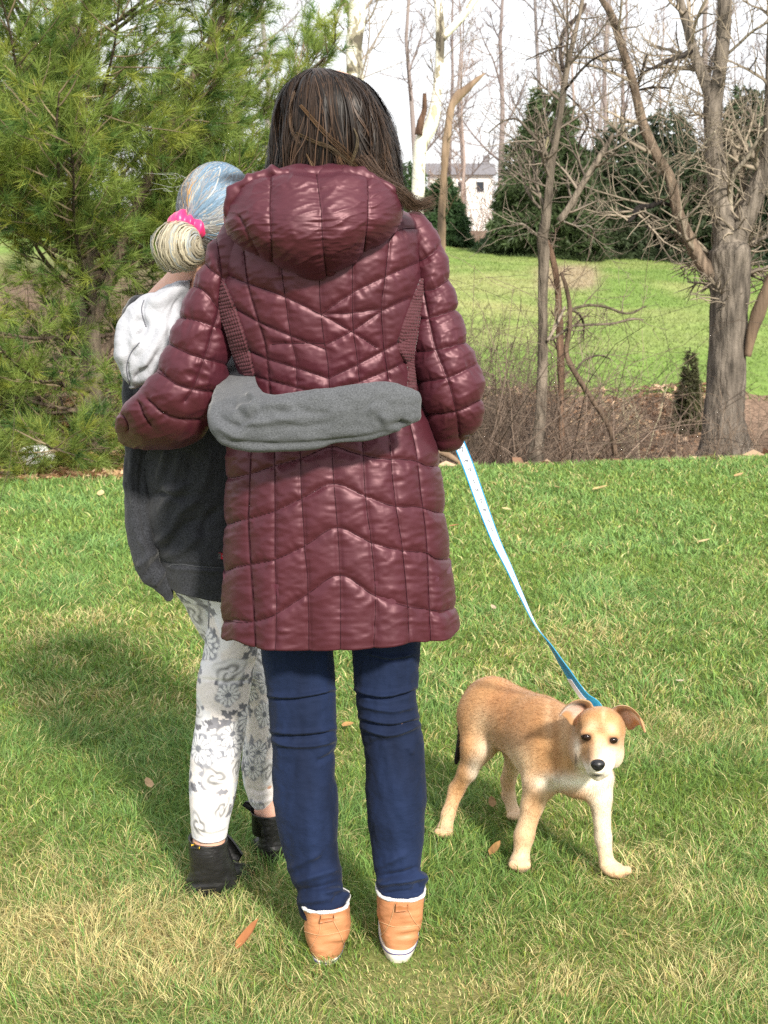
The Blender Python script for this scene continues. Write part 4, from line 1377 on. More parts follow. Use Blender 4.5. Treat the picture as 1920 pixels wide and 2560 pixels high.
V, Q = tubes(fa[None], (.05 - .012 * np.linspace(0, 1, 30) + .004 * np.abs(np.sin(np.linspace(0, 9, 30))))[None], 40)
mk('cuff', *grid_mesh(V.reshape(30, 40, 3)), mat=m_nylon, parent=coat)

SL_L = [disp([(500, 478), (575, 510)]), disp([(462, 520), (530, 585)]), disp([(440, 572), (502, 640)]), disp([(416, 622), (492, 690)]), disp([(387, 690), (494, 748)]),
        disp([(351, 775), (488, 812)]), disp([(313, 838), (468, 872)]), disp([(278, 872), (440, 930)]), disp([(258, 898), (395, 957)]), disp([(256, 922), (335, 963)]), disp([(262, 945), (295, 960)])]
yL = [2.80, 2.795, 2.795, 2.80, 2.805, 2.81, 2.82, 2.84, 2.87, 2.905, 2.94]
st = [(a[0][0], a[0][1], a[1][0], a[1][1], y, d) for a, y, d in zip(SL_L, yL, (-1, -1, -1, -1, -.95, -.85, -.8, -.75, -.8, -.9, -1))]
G, C = loft_grid(loft_rows(st), 180, 140, caps=(.02, .012))
sl = [c5(l) for l in [[(760, 800), (850, 910), (960, 980)], [(670, 1030), (800, 1090), (920, 1240)], [(560, 1300), (760, 1340), (1000, 1425)], [(490, 1520), (700, 1620), (990, 1700)],
                      [(400, 1750), (600, 1870), (900, 1930)], [(890, 620), (920, 800), (940, 1000), (905, 1290), (870, 1400), (800, 1640), (700, 1900), (640, 2000)]]] + \
     [c6(l) for l in [[(330, 550), (450, 650), (560, 685), (700, 690)], [(270, 570), (300, 650), (350, 730)], [(160, 660), (190, 720), (195, 760)], [(400, 330), (520, 440), (650, 480), (780, 495)]]]
G = quilt(G, C, [smoothline(l, 20) for l in sl], amp=.008, w=19, pucker=.0026, wr=.0016, seed=41)
V, Q, T = grid_mesh(G)
stitch(bvh_of(np.asarray(V), Q), [smoothline(l, 20) for l in sl], mk('sleeve', V, Q, T, m_nylon, parent=coat), n=40)
fa = resample(A([P(350, 1066, 2.93), P(345, 1070, 3.0), P(358, 1072, 3.08), P(375, 1078, 3.15)]), 24)
V, Q = tubes(fa[None], np.linspace(.043, .036, 24)[None], 36)
mk('cuff', *grid_mesh(V.reshape(24, 36, 3)), mat=m_nylon, parent=coat)

# hood lying on the back
st = [(672, 440, 915, 440, 2.735, .065), (622, 452, 958, 450, 2.735, .09), (590, 482, 988, 480, 2.735, .105), (572, 518, 1000, 512, 2.735, .12), (568, 555, 996, 548, 2.735, .13),
      (585, 592, 972, 585, 2.735, .13), (630, 628, 925, 622, 2.735, .118), (685, 656, 885, 652, 2.74, .10), (740, 676, 848, 674, 2.745, .075)]
G, C = loft_grid(loft_rows(st), 160, 260, e=2.2, caps=(.018, .018))
sh = [c7(l) for l in [[(375, 80), (368, 300), (380, 600)], [(640, 60), (670, 300), (680, 480), (705, 700)], [(948, 120), (947, 350), (925, 560)], [(190, 340), (250, 470), (300, 560)]]]
G = quilt(G, C, [smoothline(l, 20) for l in sh], amp=.0065, w=24, pucker=.0026, wr=.002, seed=51)
hoodV, hoodQ, hoodT = grid_mesh(G)
hood_bvh = bvh_of(hoodV, hoodQ)
hood = mk('hood', hoodV, hoodQ, hoodT, m_nylon, parent=coat)
stitch(hood_bvh, [smoothline(l, 20) for l in sh[:3]], hood)
# gathered rim of the hood opening
rim = [(586, 560, 2.70), (574, 520, 2.69), (590, 480, 2.685), (630, 450, 2.685), (690, 436, 2.685), (770, 436, 2.685), (850, 437, 2.685), (915, 444, 2.685), (958, 464, 2.69), (982, 500, 2.70), (988, 540, 2.71)]
rp = resample(A([P(*r) for r in rim]), 160)
tt = np.linspace(0, 1, 160)
rr = (.011 + .003 * vn(np.stack([tt * 26, 0 * tt], -1), 3)) * np.sqrt(np.clip(np.minimum(tt, 1 - tt) * 14, .1, 1))
V, Q = tubes(rp[None], rr[None], 24)
Gr = V.reshape(160, 24, 3)
Nr = Gr - rp[:, None]
crumple = 1 + .42 * vn(Gr * A([60, 45, 25]) + Gr[..., 2:3] * A([40, 0, 0]), 6) + .16 * vn(Gr * A([120, 90, 60]), 7)
Gr = rp[:, None] + Nr * crumple[..., None]
mk('rim', *grid_mesh(Gr), mat=m_nylon, parent=coat)

# waffle knit side panels
def waffle(cu, cv):
    return lambda s, t: .004 + .0024 * np.sqrt(np.abs(np.sin(s * math.pi * cu))) * np.sqrt(np.abs(np.sin(t * math.pi * cv))) - .004 * (np.abs(s - .5) > .49)
for lf, rt, cu, cv in [(c7([(55, 700), (75, 900), (110, 1000), (160, 1160), (235, 1290), (250, 1420)]), c7([(85, 690), (155, 850), (225, 1050), (265, 1200), (300, 1420)]), 7, 36),
                       (c7([(1258, 700), (1180, 900), (1130, 1050), (1120, 1100), (1180, 1230), (1175, 1390)]), c7([(1285, 700), (1255, 880), (1230, 1050), (1210, 1180), (1218, 1280), (1225, 1390)]), 6, 38)]:
    V, Q = patch_on(coat_bvh, lf, rt, cu * 5 + 1, cv * 5 + 1, waffle(cu, cv))
    mk('knit_panel', V, Q, mat=m_knit, parent=coat)

# jeans
def leg_rows(pairs, Y, conv, ratio):
    return [(*conv([a])[0][:2], *conv([b])[0][:2], y, -r) for (a, b), y, r in zip(pairs, Y, ratio)]
JL = [((10, -60), (500, -60)), ((30, 110), (500, 70)), ((58, 260), (503, 220)), ((75, 400), (506, 350)), ((86, 520), (509, 460)), ((95, 640), (511, 560)), ((104, 720), (513, 690)), ((106, 900), (505, 880)), ((115, 1080), (523, 1080)), ((145, 1250), (522, 1250)),
      ((185, 1420), (516, 1380)), ((210, 1520), (528, 1500)), ((245, 1610), (560, 1600)), ((262, 1700), (584, 1670)), ((278, 1790), (586, 1765))]
JR = [((590, -60), (1050, -60)), ((602, 80), (1045, 60)), ((612, 200), (1036, 180)), ((620, 330), (1031, 330)), ((632, 440), (1026, 430)), ((642, 540), (1038, 540)), ((672, 680), (1058, 680)), ((692, 800), (1074, 800)), ((697, 950), (1087, 950)), ((702, 1120), (1082, 1120)),
      ((728, 1320), (1070, 1300)), ((748, 1450), (1056, 1420)), ((765, 1560), (1050, 1530)), ((776, 1640), (1076, 1610)), ((785, 1720), (1072, 1700))]
yy = [2.84, 2.84, 2.835, 2.83, 2.825, 2.82, 2.815, 2.81, 2.805, 2.80, 2.80, 2.79, 2.78, 2.775, 2.772]
rt = [1, 1, 1, .98, .96, .94, .95, 1, 1.02, 1.02, 1.02, 1.02, 1.0, .95, .92]
FL = [([(70, 405), (250, 410), (510, 360)], .005, 12), ([(70, 425), (250, 430), (510, 380)], -.004, 9), ([(90, 632), (300, 640), (512, 610)], .004, 12), ([(90, 655), (300, 668), (515, 630)], -.005, 9), ([(98, 680), (200, 715), (350, 722), (515, 680)], .006, 12),
      ([(380, 830), (470, 790), (515, 740)], -.004, 14), ([(200, 1520), (330, 1440), (420, 1400)], .004, 20), ([(230, 1600), (400, 1540), (540, 1500)], .006, 22), ([(240, 1655), (420, 1620), (560, 1580)], -.006, 16),
      ([(420, 1660), (520, 1640), (590, 1690)], .007, 16), ([(480, 1740), (550, 1650), (580, 1600)], -.005, 14), ([(260, 1720), (400, 1700), (480, 1690)], .004, 16)]
FR = [([(690, 130), (850, 165), (1000, 140)], .004, 12), ([(700, 150), (850, 182), (1000, 160)], -.004, 9), ([(612, 362), (820, 402), (1032, 345)], .006, 12), ([(612, 385), (820, 425), (1032, 370)], -.005, 9), ([(640, 460), (850, 500), (1030, 470)], .004, 12),
      ([(645, 540), (850, 578), (1045, 535)], .004, 12), ([(650, 565), (850, 600), (1045, 560)], -.005, 9), ([(655, 600), (850, 650), (1050, 585)], .006, 12), ([(680, 740), (760, 700), (860, 690)], -.003, 14), ([(960, 720), (990, 780)], .003, 12),
      ([(760, 1500), (880, 1440), (960, 1400)], .004, 18), ([(770, 1560), (900, 1540), (1050, 1500)], -.006, 16), ([(770, 1600), (920, 1580), (1070, 1560)], .008, 18), ([(1000, 1500), (1040, 1560), (1080, 1600)], .007, 16), ([(1010, 1600), (1060, 1640)], -.006, 14), ([(800, 1670), (930, 1650), (1070, 1640)], -.004, 12)]
jeans = None
for pairs, fl, sd in ((JL, FL, 1), (JR, FR, 2)):
    G, C = loft_grid(loft_rows(leg_rows(pairs, yy, cJ, rt)), 260, 110, e=2.1, caps=(.0, 0))
    G = folds(G, C, [(cJ(l), a * 1.5, w * .5) for l, a, w in fl], noise_amp=.0022, scale=(26, 60), seed=sd)
    G, C = inner_lip(G, C, .006, .05)
    V, Q, T = grid_mesh(G)
    if jeans is None:
        jeans = mk('jeans', V, Q, T, m_denim, parent=woman)
    else:
        mk('leg', V, Q, T, m_denim, parent=jeans)

# tan boots
def boot(L, conv, yref, yback, ylen, sole, tab, seed):
    n = len(L)
    st = []
    for i, (a, b) in enumerate(L):
        t = i / (n - 1)
        dep = np.interp(t, [0, .45, .8, 1], [.056, .056, .085, .122])
        (ua, va), (ub, vb) = conv([a])[0][:2], conv([b])[0][:2]
        st.append((ua, va, ub, vb, yref, dep, yback + dep - yref))
    G, C = loft_grid(loft_rows(st), 80, 90, e=2.7, caps=(0, .006))
    N = grid_normals(G, C)
    V0 = G.reshape(-1, 3)
    uv = PROJ(V0)
    wr = .0022 * vn(np.stack([uv[:, 0] / 60, uv[:, 1] / 12 + uv[:, 0] / 90], -1), seed) * np.exp(-((uv[:, 1] - 2330) / 55) ** 2) + .001 * fbm(V0 * 60, 2, seed)
    G = G + N * wr.reshape(G.shape[:2])[..., None]
    V, Q, T = grid_mesh(G)
    bv = bvh_of(V, Q)
    o = mk('boot', V, Q, T, m_tan, parent=woman)
    # fleece rim
    r0 = G[0]
    c0 = r0.mean(0)
    ring = np.concatenate([r0, r0[:1]])[::2]
    ring = c0 + (ring - c0) * .985 + A([0, 0, .003])
    V, Q = tubes(ring[None], (.0034 + .0008 * rng.normal(size=len(ring)))[None], 8)
    mk('lining', V, Q, mat=m_fleece, parent=o)
    lf, rtb = conv(tab[0]), conv(tab[1])
    V, Q = patch_on(bv, lf, rtb, 7, 9, lambda s, t: .0075 + .004 * np.exp(-((t - .3) / .25) ** 2) + 0 * s, back=.002)
    mk('pull_tab', V, Q, mat=m_tab, parent=o)
    for ln in sole[2]:
        pts = [hit(bv, u, v) for u, v in smoothline(conv(ln), 26)]
        pts = A([p + nn * .0012 for p, nn in pts if p is not None])
        if len(pts) > 3:
            V, Q = tubes(pts[None], np.full((1, len(pts)), .0007), 5); mk('stitching', V, Q, mat=m_thread, parent=o)
    if sole[0]:
        stS = []
        for (a, b), dd in zip(sole[0], sole[1]):
            (ua, va), (ub, vb) = conv([a])[0][:2], conv([b])[0][:2]
            stS.append((ua, va, ub, vb, yref, .126 + dd, yback + .122 - yref))
        Gs, Cs = loft_grid(loft_rows(stS), 20, 120, e=2.7, caps=(.002, .002))
        V, Q, T = grid_mesh(Gs)
        so = mk('sole', V, Q, T, m_cream, parent=o)
        i = 11
        ring = Gs[i].mean(0) + (np.concatenate([Gs[i], Gs[i][:1]]) - Gs[i].mean(0)) * 1.004
        V, Q = tubes(ring[None], np.full((1, len(ring)), .0013), 6); mk('stripe', V, Q, mat=m_stripe, parent=so)
BL = [((285, 1800), (587, 1786)), ((297, 1860), (592, 1850)), ((300, 1935), (594, 1925)), ((306, 2010), (580, 2004)), ((318, 2062), (562, 2058)), ((330, 2100), (552, 2098))]
BR = [((764, 1712), (1077, 1722)), ((768, 1780), (1071, 1786)), ((771, 1860), (1062, 1864)), ((780, 1945), (1050, 1950)), ((788, 2000), (1036, 2006)), ((792, 2026), (1030, 2030))]
boot(BL, cJ, 2.715, 2.715, .25, ([((322, 2090), (560, 2086)), ((330, 2112), (552, 2108)), ((335, 2124), (548, 2122))], (0, .004, .002), [[(410, 1790), (405, 1900), (350, 2010)], [(490, 1830), (530, 1910), (560, 1990)], [(300, 1900), (420, 1925), (590, 1890)]]),
     ([(411, 1762), (413, 1840)], [(492, 1762), (492, 1826)]), 3)
boot(BR, cJ, 2.724, 2.724, .25, ([((776, 2022), (1042, 2026)), ((786, 2058), (1032, 2060)), ((800, 2098), (1012, 2100))], (0, .005, .002), [[(885, 1720), (850, 1850), (780, 1960)], [(965, 1760), (1000, 1830), (1055, 1900)], [(775, 1835), (900, 1875), (1060, 1860)]]),
     ([(893, 1672), (890, 1770)], [(975, 1672), (962, 1756)]), 4)

# woman's hair
Yh_ = 2.835
HS = [(770, 187, 835, 186, Yh_, .05), (738, 200, 880, 196, Yh_, .085), (714, 228, 922, 226, Yh_, .105), (700, 268, 950, 268, Yh_, .118), (691, 336, 972, 336, Yh_, .122), (685, 400, 984, 400, Yh_, .118), (683, 440, 990, 440, Yh_, .11), (690, 480, 990, 480, Yh_, .10), (730, 520, 950, 520, Yh_, .09)]
G, C = loft_grid(loft_rows(HS), 90, 200, e=2.15, caps=(.012, .01))
N = grid_normals(G, C)
th = np.linspace(0, 2 * math.pi, 200, endpoint=False)
row = np.linspace(0, 1, G.shape[0])
clump = vn(np.stack(np.broadcast_arrays(th[None] * 6 + 1.2 * row[:, None], row[:, None] * 1.5), -1), 3) * .006 + vn(np.stack(np.broadcast_arrays(th[None] * 16 + 2 * row[:, None], row[:, None] * 2.2), -1), 4) * .003
G = G + N * (clump * np.clip(row * 3, 0, 1)[:, None])[..., None]
V, Q, T = grid_mesh(G)
hair_normals = []
hair_parts, hair_cols = [(V, Q, T)], [np.broadcast_to(A([.012, .008, .006]), V.shape)]
N = grid_normals(G, C)
ns, npt = 9500, 12
nr, nc = G.shape[:2]
t0 = rng.uniform(.02, .25, ns) ** 1.0
t1 = np.clip(rng.uniform(.7, 1.02, ns), 0, .985)
thi = rng.uniform(0, nc, ns)
k = np.linspace(0, 1, npt)
tr = t0[:, None] + (t1 - t0)[:, None] * k
sway = (vn(np.stack([thi * .11, 0 * thi], -1), 6)[:, None] * 9 * k ** 2 + vn(np.stack([thi * .5, 0 * thi], -1), 7)[:, None] * 4 * k + rng.normal(size=(ns, 1)) * 2.5 * k ** 2)
ti = (thi[:, None] + sway) % nc
ri = tr * (nr - 1)
r0i = np.minimum(ri.astype(int), nr - 2); fr = (ri - r0i)[..., None]
c0i = ti.astype(int) % nc; c1i = (c0i + 1) % nc; fc = (ti - np.floor(ti))[..., None]
def bil(X): return (X[r0i, c0i] * (1 - fc) + X[r0i, c1i] * fc) * (1 - fr) + (X[r0i + 1, c0i] * (1 - fc) + X[r0i + 1, c1i] * fc) * fr
off = rng.gamma(2, .0013, ns)[:, None] * np.sin(np.clip(k * 1.4, 0, 1) * math.pi / 2) + .0006 + (rng.random((ns, 1)) < .04) * k ** 2 * rng.uniform(0, .02, (ns, 1))
PT = bil(G) + bil(N) * off[..., None] * 1.15
PT[..., 0] += .009 * vn(np.stack([thi[:, None] * .4 + 0 * k, k * 3 + 0 * thi[:, None]], -1), 9)
lum = np.clip(.62 + .2 * rng.normal(size=ns) + .35 * vn(np.stack([thi * .25, 0 * thi], -1), 14), .15, 2)
base = A([.034, .0215, .0155])[None] * lum[:, None]
lite = (rng.random(ns) < .13 + .12 * np.clip(vn(np.stack([thi * .2, 0 * thi], -1), 15), 0, 1))
base = np.where(lite[:, None], A([.05, .029, .018]) * rng.uniform(.6, 1.3, (ns, 1)), base)
CC = base[:, None] * (1 + .8 * k[None, :, None] * lite[:, None, None] + 0 * k[None, :, None])
V, Q, C_, _n = ribbon_mesh(PT, bil(N), .0009, CC)
hair_parts.append((V, Q, None)); hair_cols.append(C_)
def lock(path, n, spread, colour, r=.0005, fan_=1.0):
    """a loose lock of hairs along a photo-drawn path (u, v, Y)"""
    p = resample(A([P(*q) for q in path]), 14)
    k = np.linspace(0, 1, 14)
    o = rng.normal(size=(n, 1, 3)) * spread * A([1, .5, 1]) * (.35 + fan_ * k)[None, :, None]
    ph = rng.uniform(0, 6, (n, 1))
    o = o + .5 * spread * np.sin(k[None] * 5 + ph)[..., None] * rng.normal(size=(n, 1, 3))
    PT = p[None] + o
    c = A(colour)[None, None] * rng.uniform(.5, 1.5, (n, 1, 1)) + 0 * PT
    V, Q, C_ = strand_mesh(PT, r, c)
    hair_parts.append((V, Q, None)); hair_cols.append(C_)
GOLD = (.10, .056, .026)
yb = 2.703
lock([(*cH([(420, 430)])[0], 2.715), (*cH([(540, 570)])[0], 2.705), (*cH([(680, 720)])[0], yb), (*cH([(830, 850)])[0], yb), (*cH([(970, 1010)])[0], 2.71)], 16, .0022, GOLD)
lock([(*cH([(380, 700)])[0], 2.72), (*cH([(560, 780)])[0], 2.705), (*cH([(700, 830)])[0], yb), (*cH([(850, 950)])[0], yb), (*cH([(1000, 1060)])[0], 2.715)], 26, .003, (.09, .06, .03))
lock([(*cH([(900, 610)])[0], 2.715), (*cH([(950, 720)])[0], 2.708), (*cH([(945, 830)])[0], 2.705), (*cH([(880, 1000)])[0], 2.705), (*cH([(860, 1080)])[0], 2.70)], 12, .0015, (.12, .09, .05))
lock([(*cH([(480, 900)])[0], 2.712), (*cH([(520, 980)])[0], 2.705), (*cH([(570, 1100)])[0], 2.70)], 14, .002, (.13, .08, .04))
lock([(*cH([(750, 860)])[0], 2.708), (*cH([(790, 960)])[0], 2.70), (*cH([(840, 1090)])[0], 2.698)], 18, .003, (.11, .06, .03))
lock([(*cH([(360, 300)])[0], 2.75), (*cH([(320, 500)])[0], 2.735), (*cH([(340, 680)])[0], 2.72), (*cH([(420, 800)])[0], 2.715)], 16, .002, (.1, .06, .035))
lock([(*cH([(1050, 700)])[0], 2.74), (*cH([(1070, 850)])[0], 2.735), (*cH([(1100, 980)])[0], 2.73), (*cH([(1180, 1150)])[0], 2.72)], 40, .005, (.07, .042, .026))
lock([(*cH([(1000, 950)])[0], 2.715), (*cH([(1100, 1080)])[0], 2.705), (*cH([(1230, 1170)])[0], 2.70), (*cH([(1380, 1270)])[0], 2.70), (*cH([(1500, 1375)])[0], 2.71), (*cH([(1650, 1335)])[0], 2.72)], 380, .010, (.085, .052, .034), r=.0004, fan_=.15)
lock([(*cH([(1180, 900)])[0], 2.75), (*cH([(1270, 1100)])[0], 2.745), (*cH([(1350, 1280)])[0], 2.74), (*cH([(1560, 1390)])[0], 2.74)], 200, .009, (.065, .04, .026), fan_=.2)
for _ in range(60):
    a = rng.uniform(0, 1); u0 = rng.uniform(760, 960); v0 = rng.uniform(200, 380)
    lock([(u0, v0, 2.76), (u0 + rng.uniform(10, 60), v0 + 50, 2.74), (u0 + rng.uniform(20, 110), v0 + rng.uniform(90, 160), 2.75)], 2, .002, (.06, .04, .03), r=.00035)
V, Q, T = joinparts(hair_parts)
mk('hair', V, Q, T, m_hair, parent=woman, col=np.concatenate(hair_cols))

# ------------------------------------------------------------------ the child
hc = P(546, 527, 3.0)
pr = [('e', hc, (.074, .084, .086), .02), ('e', hc + A([.03, .05, -.045]), (.045, .045, .045), .03), ('c', hc + A([.045, .075, -.02]), hc + A([.047, .092, -.04]), .008, .012, .015),
      ('c', P(522, 610, 3.02), P(446, 765, 3.07), .043, .05, .03), ('c', P(440, 770, 3.08), P(360, 800, 3.08), .045, .035, .04), ('c', P(450, 770, 3.08), P(600, 770, 3.06), .045, .04, .04),
      ('e', P(480, 950, 3.09), (.105, .065, .18), .04), ('e', P(525, 1330, 3.10), (.10, .075, .13), .04),
      ('c', P(370, 810, 3.08), P(345, 1120, 3.04), .03, .022, .02), ('c', P(345, 1120, 3.04), P(366, 1360, 3.03), .022, .016, .01),
      ('c', P(606, 790, 3.07), P(597, 900, 2.955), .02, .018, .01), ('c', P(597, 900, 2.955), P(588, 1045, 2.66), .018, .016, .006), ('c', P(590, 1040, 2.64), P(900, 1030, 2.612), .02, .016, .01),
      ('c', P(590, 1480, 3.075), P(555, 1790, 3.05), .028, .024, .01), ('c', P(555, 1790, 3.05), P(525, 2090, 3.02), .024, .024, .01), ('c', P(525, 2060, 3.02), P(524, 2140, 3.02), .026, .033, .01),
      ('c', P(510, 1500, 3.15), P(640, 1760, 3.2), .026, .02, .008), ('c', P(640, 1760, 3.2), P(668, 2030, 3.22), .02, .018, .008),
      ('c', P(520, 2110, 3.02), P(520, 2200, 3.03), .031, .03, .02), ('c', P(520, 2200, 3.03), P(575, 2200, 3.12), .028, .024, .02), ('c', P(668, 2030, 3.22), P(690, 2110, 3.23), .03, .028, .02)]
hand(pr, P(366, 1360, 3.03), (.12, 0, -1), (1, 0, 0), .55, .6)
hand(pr, P(900, 1030, 2.612), (1, .02, .05), (0, .2, 1), .5, .7)
V, Q = sdf_body(pr, .0085)
child = mk('person', V, Q, mat=m_skin, org=A([hc[0], 3.08, 0]), label='child with a pale hair bun, charcoal hoodie, floral leggings and black boots, hugging the woman', cat='person')

# hoodie body
st = [(410, 742, 560, 742, 3.08, .05), (345, 755, 640, 755, 3.08, .07), (313, 790, 660, 790, 3.08, .09), (310, 860, 660, 860, 3.08, .105), (320, 960, 655, 960, 3.08, .108), (345, 1050, 650, 1050, 3.08, .11), (362, 1130, 645, 1130, 3.08, .112),
      (357, 1200, 645, 1200, 3.085, .115), (366, 1270, 645, 1270, 3.09, .118), (382, 1340, 648, 1350, 3.09, .12), (398, 1400, 655, 1420, 3.09, .118), (404, 1425, 657, 1455, 3.09, .114), (410, 1446, 660, 1490, 3.09, .112)]
G, C = loft_grid(loft_rows(st), 170, 170, e=2.2, caps=(.015, 0))
FB = [([(385, 850), (330, 960), (305, 1150), (330, 1400)], .006, 18), ([(480, 880), (430, 1020), (400, 1120)], .008, 22), ([(560, 900), (520, 1050), (480, 1180), (470, 1230)], .007, 24), ([(330, 1220), (440, 1200), (560, 1225), (620, 1190)], -.009, 22), ([(420, 1160), (520, 1170), (620, 1120)], .007, 24),
      ([(400, 1340), (480, 1230), (560, 1180)], .006, 24), ([(360, 1560), (470, 1480), (560, 1330), (700, 1220)], .009, 26), ([(400, 1600), (480, 1540), (560, 1440), (700, 1360)], -.008, 22), ([(700, 1500), (740, 1380), (830, 1300)], -.009, 24), ([(440, 1640), (560, 1600), (700, 1480)], .006, 24),
      ([(420, 1665), (500, 1692), (620, 1695), (780, 1712), (880, 1715)], -.005, 10), ([(440, 1700), (620, 1720), (880, 1735)], .004, 18), ([(640, 900), (620, 1050), (590, 1150)], -.006, 20), ([(780, 900), (740, 1050), (690, 1200)], .006, 26)]
G = folds(G, C, [(c6(l), a, w * .42) for l, a, w in FB], noise_amp=.003, scale=(40, 50), seed=4)
hV, hQ, hT = grid_mesh(G)
hood_body = bvh_of(hV, hQ)
G, C = inner_lip(G, C, .02, .03)
V, Q, T = grid_mesh(G)
hoodie = mk('hoodie', V, Q, T, m_char, parent=child)
# thin seam thread over the hem band
pts = [hit(hood_body, u, v) for u, v in smoothline(c6([(478, 1708), (500, 1692), (560, 1690), (660, 1705), (860, 1716)]), 40)]
pts = A([p + nn * .001 for p, nn in pts if p is not None])
V, Q = tubes(pts[None], np.full((1, len(pts)), .0008), 5)
mk('seam', V, Q, mat=m_grey, parent=hoodie)
# red woven label at the hem with a pale mark
V, Q = patch_on(hood_body, c6([(818, 1608), (816, 1650)]), c6([(868, 1612), (866, 1654)]), 8, 6, .003)
lab = mk('label', V, Q, mat=m_red, parent=hoodie)
V, Q = patch_on(hood_body, c6([(816, 1608), (815, 1650)]), c6([(832, 1610), (830, 1652)]), 4, 6, .0034)
mk('border', V, Q, mat=m_grey, parent=lab)
V, Q = patch_on(hood_body, c6([(838, 1622), (849, 1643)]), c6([(864, 1624), (851, 1644)]), 6, 6, .0042)
mk('mark', V, Q, mat=m_lightgrey, parent=lab)

# hanging left sleeve
st = [(322, 752, 420, 742, 3.07, -.9), (305, 780, 400, 790, 3.07, -1), (302, 850, 392, 855, 3.06, -1), (305, 950, 386, 955, 3.05, -1), (308, 1050, 378, 1055, 3.04, -1), (309, 1110, 376, 1115, 3.035, -1), (310, 1215, 374, 1220, 3.03, -1), (316, 1325, 384, 1331, 3.025, -1),
      (330, 1400, 402, 1398, 3.02, -.95), (352, 1448, 424, 1436, 3.02, -.8), (388, 1478, 432, 1458, 3.02, -.7), (412, 1502, 434, 1490, 3.02, -.7)]
G, C = loft_grid(loft_rows(st), 160, 80, caps=(.015, .006))
FS = [([(220, 900), (215, 1150), (240, 1400)], .005, 16), ([(300, 900), (280, 1200), (310, 1450), (340, 1560)], -.006, 16), ([(260, 1500), (320, 1600), (330, 1700)], .007, 18), ([(250, 1720), (330, 1640), (400, 1600)], .008, 18), ([(290, 1800), (360, 1700), (420, 1660)], -.008, 16), ([(360, 1850), (420, 1780), (450, 1700)], .006, 16)]
G = folds(G, C, [(c6(l), a, w * .42) for l, a, w in FS], noise_amp=.0025, scale=(24, 40), seed=8)
mk('sleeve', *grid_mesh(G), mat=m_char, parent=hoodie)

# arm round the woman's back: grey heather sleeve
st = [(580, 800, 660, 770, 3.03, -.9), (568, 860, 636, 842, 2.98, -.9), (556, 905, 630, 885, 2.92, -.85), (542, 955, 632, 925, 2.80, -.75), (529, 1005, 642, 962, 2.69, -.6), (522, 1042, 655, 980, 2.645, -.52), (530, 1080, 665, 985, 2.625, -.48), (556, 1112, 690, 990, 2.615, -.45),
      (640, 1128, 730, 984, 2.61, -.42), (740, 1124, 795, 973, 2.605, -.42), (850, 1108, 868, 961, 2.605, -.42), (940, 1095, 935, 955, 2.61, -.45), (990, 1082, 985, 957, 2.615, -.48), (1022, 1064, 1018, 966, 2.62, -.5), (1042, 1052, 1040, 978, 2.625, -.5)]
G, C = loft_grid(loft_rows(st), 170, 100, e=2.2, caps=(.015, .01))
FA = [([(1010, 530), (1050, 540), (1080, 560), (1050, 620), (1010, 665)], .011, 20), ([(1080, 600), (1020, 690), (900, 745)], -.009, 20), ([(900, 760), (1060, 715), (1250, 690), (1400, 670)], .007, 26), ([(800, 800), (860, 835), (1000, 855), (1300, 858), (1650, 836), (2000, 780)], -.0045, 15),
      ([(840, 870), (1000, 892), (1300, 888), (1650, 862), (2000, 805)], .003, 18), ([(1100, 600), (1200, 580), (1330, 590)], .006, 24), ([(800, 560), (780, 680), (810, 800)], .005, 30), ([(900, 560), (960, 640), (1000, 680)], -.007, 22), ([(1250, 720), (1450, 730), (1650, 700)], -.004, 30)]
FA = [(c6(l), a, w * .42) for l, a, w in FA] + [(c8([(1040, 60), (1060, 130), (1120, 200)]), -.004, 7), (c8([(1180, 30), (1220, 120), (1290, 140)]), .005, 8), (c8([(1130, 150), (1200, 140), (1280, 130)]), -.006, 8), (c8([(1100, 20), (1090, 120), (1120, 215)]), .004, 8)]
FA += [(c6(l), a, 8) for l, a in [([(790, 640), (870, 700), (960, 740), (1080, 735)], -.006), ([(800, 720), (900, 790), (1000, 815)], .005), ([(900, 640), (980, 610), (1060, 600)], .006), ([(1160, 640), (1300, 700), (1450, 720)], .004), ([(1350, 590), (1450, 640), (1600, 640)], -.004)]] + [(c8([(1185, 20), (1200, 110), (1195, 185)]), -.006, 5), (c8([(1225, 30), (1240, 110), (1235, 170)]), .003, 5), (c8([(1010, 20), (1060, 90), (1150, 120)]), .005, 9)]
G = folds(G, C, FA, noise_amp=.0022, scale=(60, 34), seed=12)
mk('sleeve', *grid_mesh(G), mat=m_grey, parent=hoodie, label='grey heather sleeve wrapped across the back of the maroon coat')

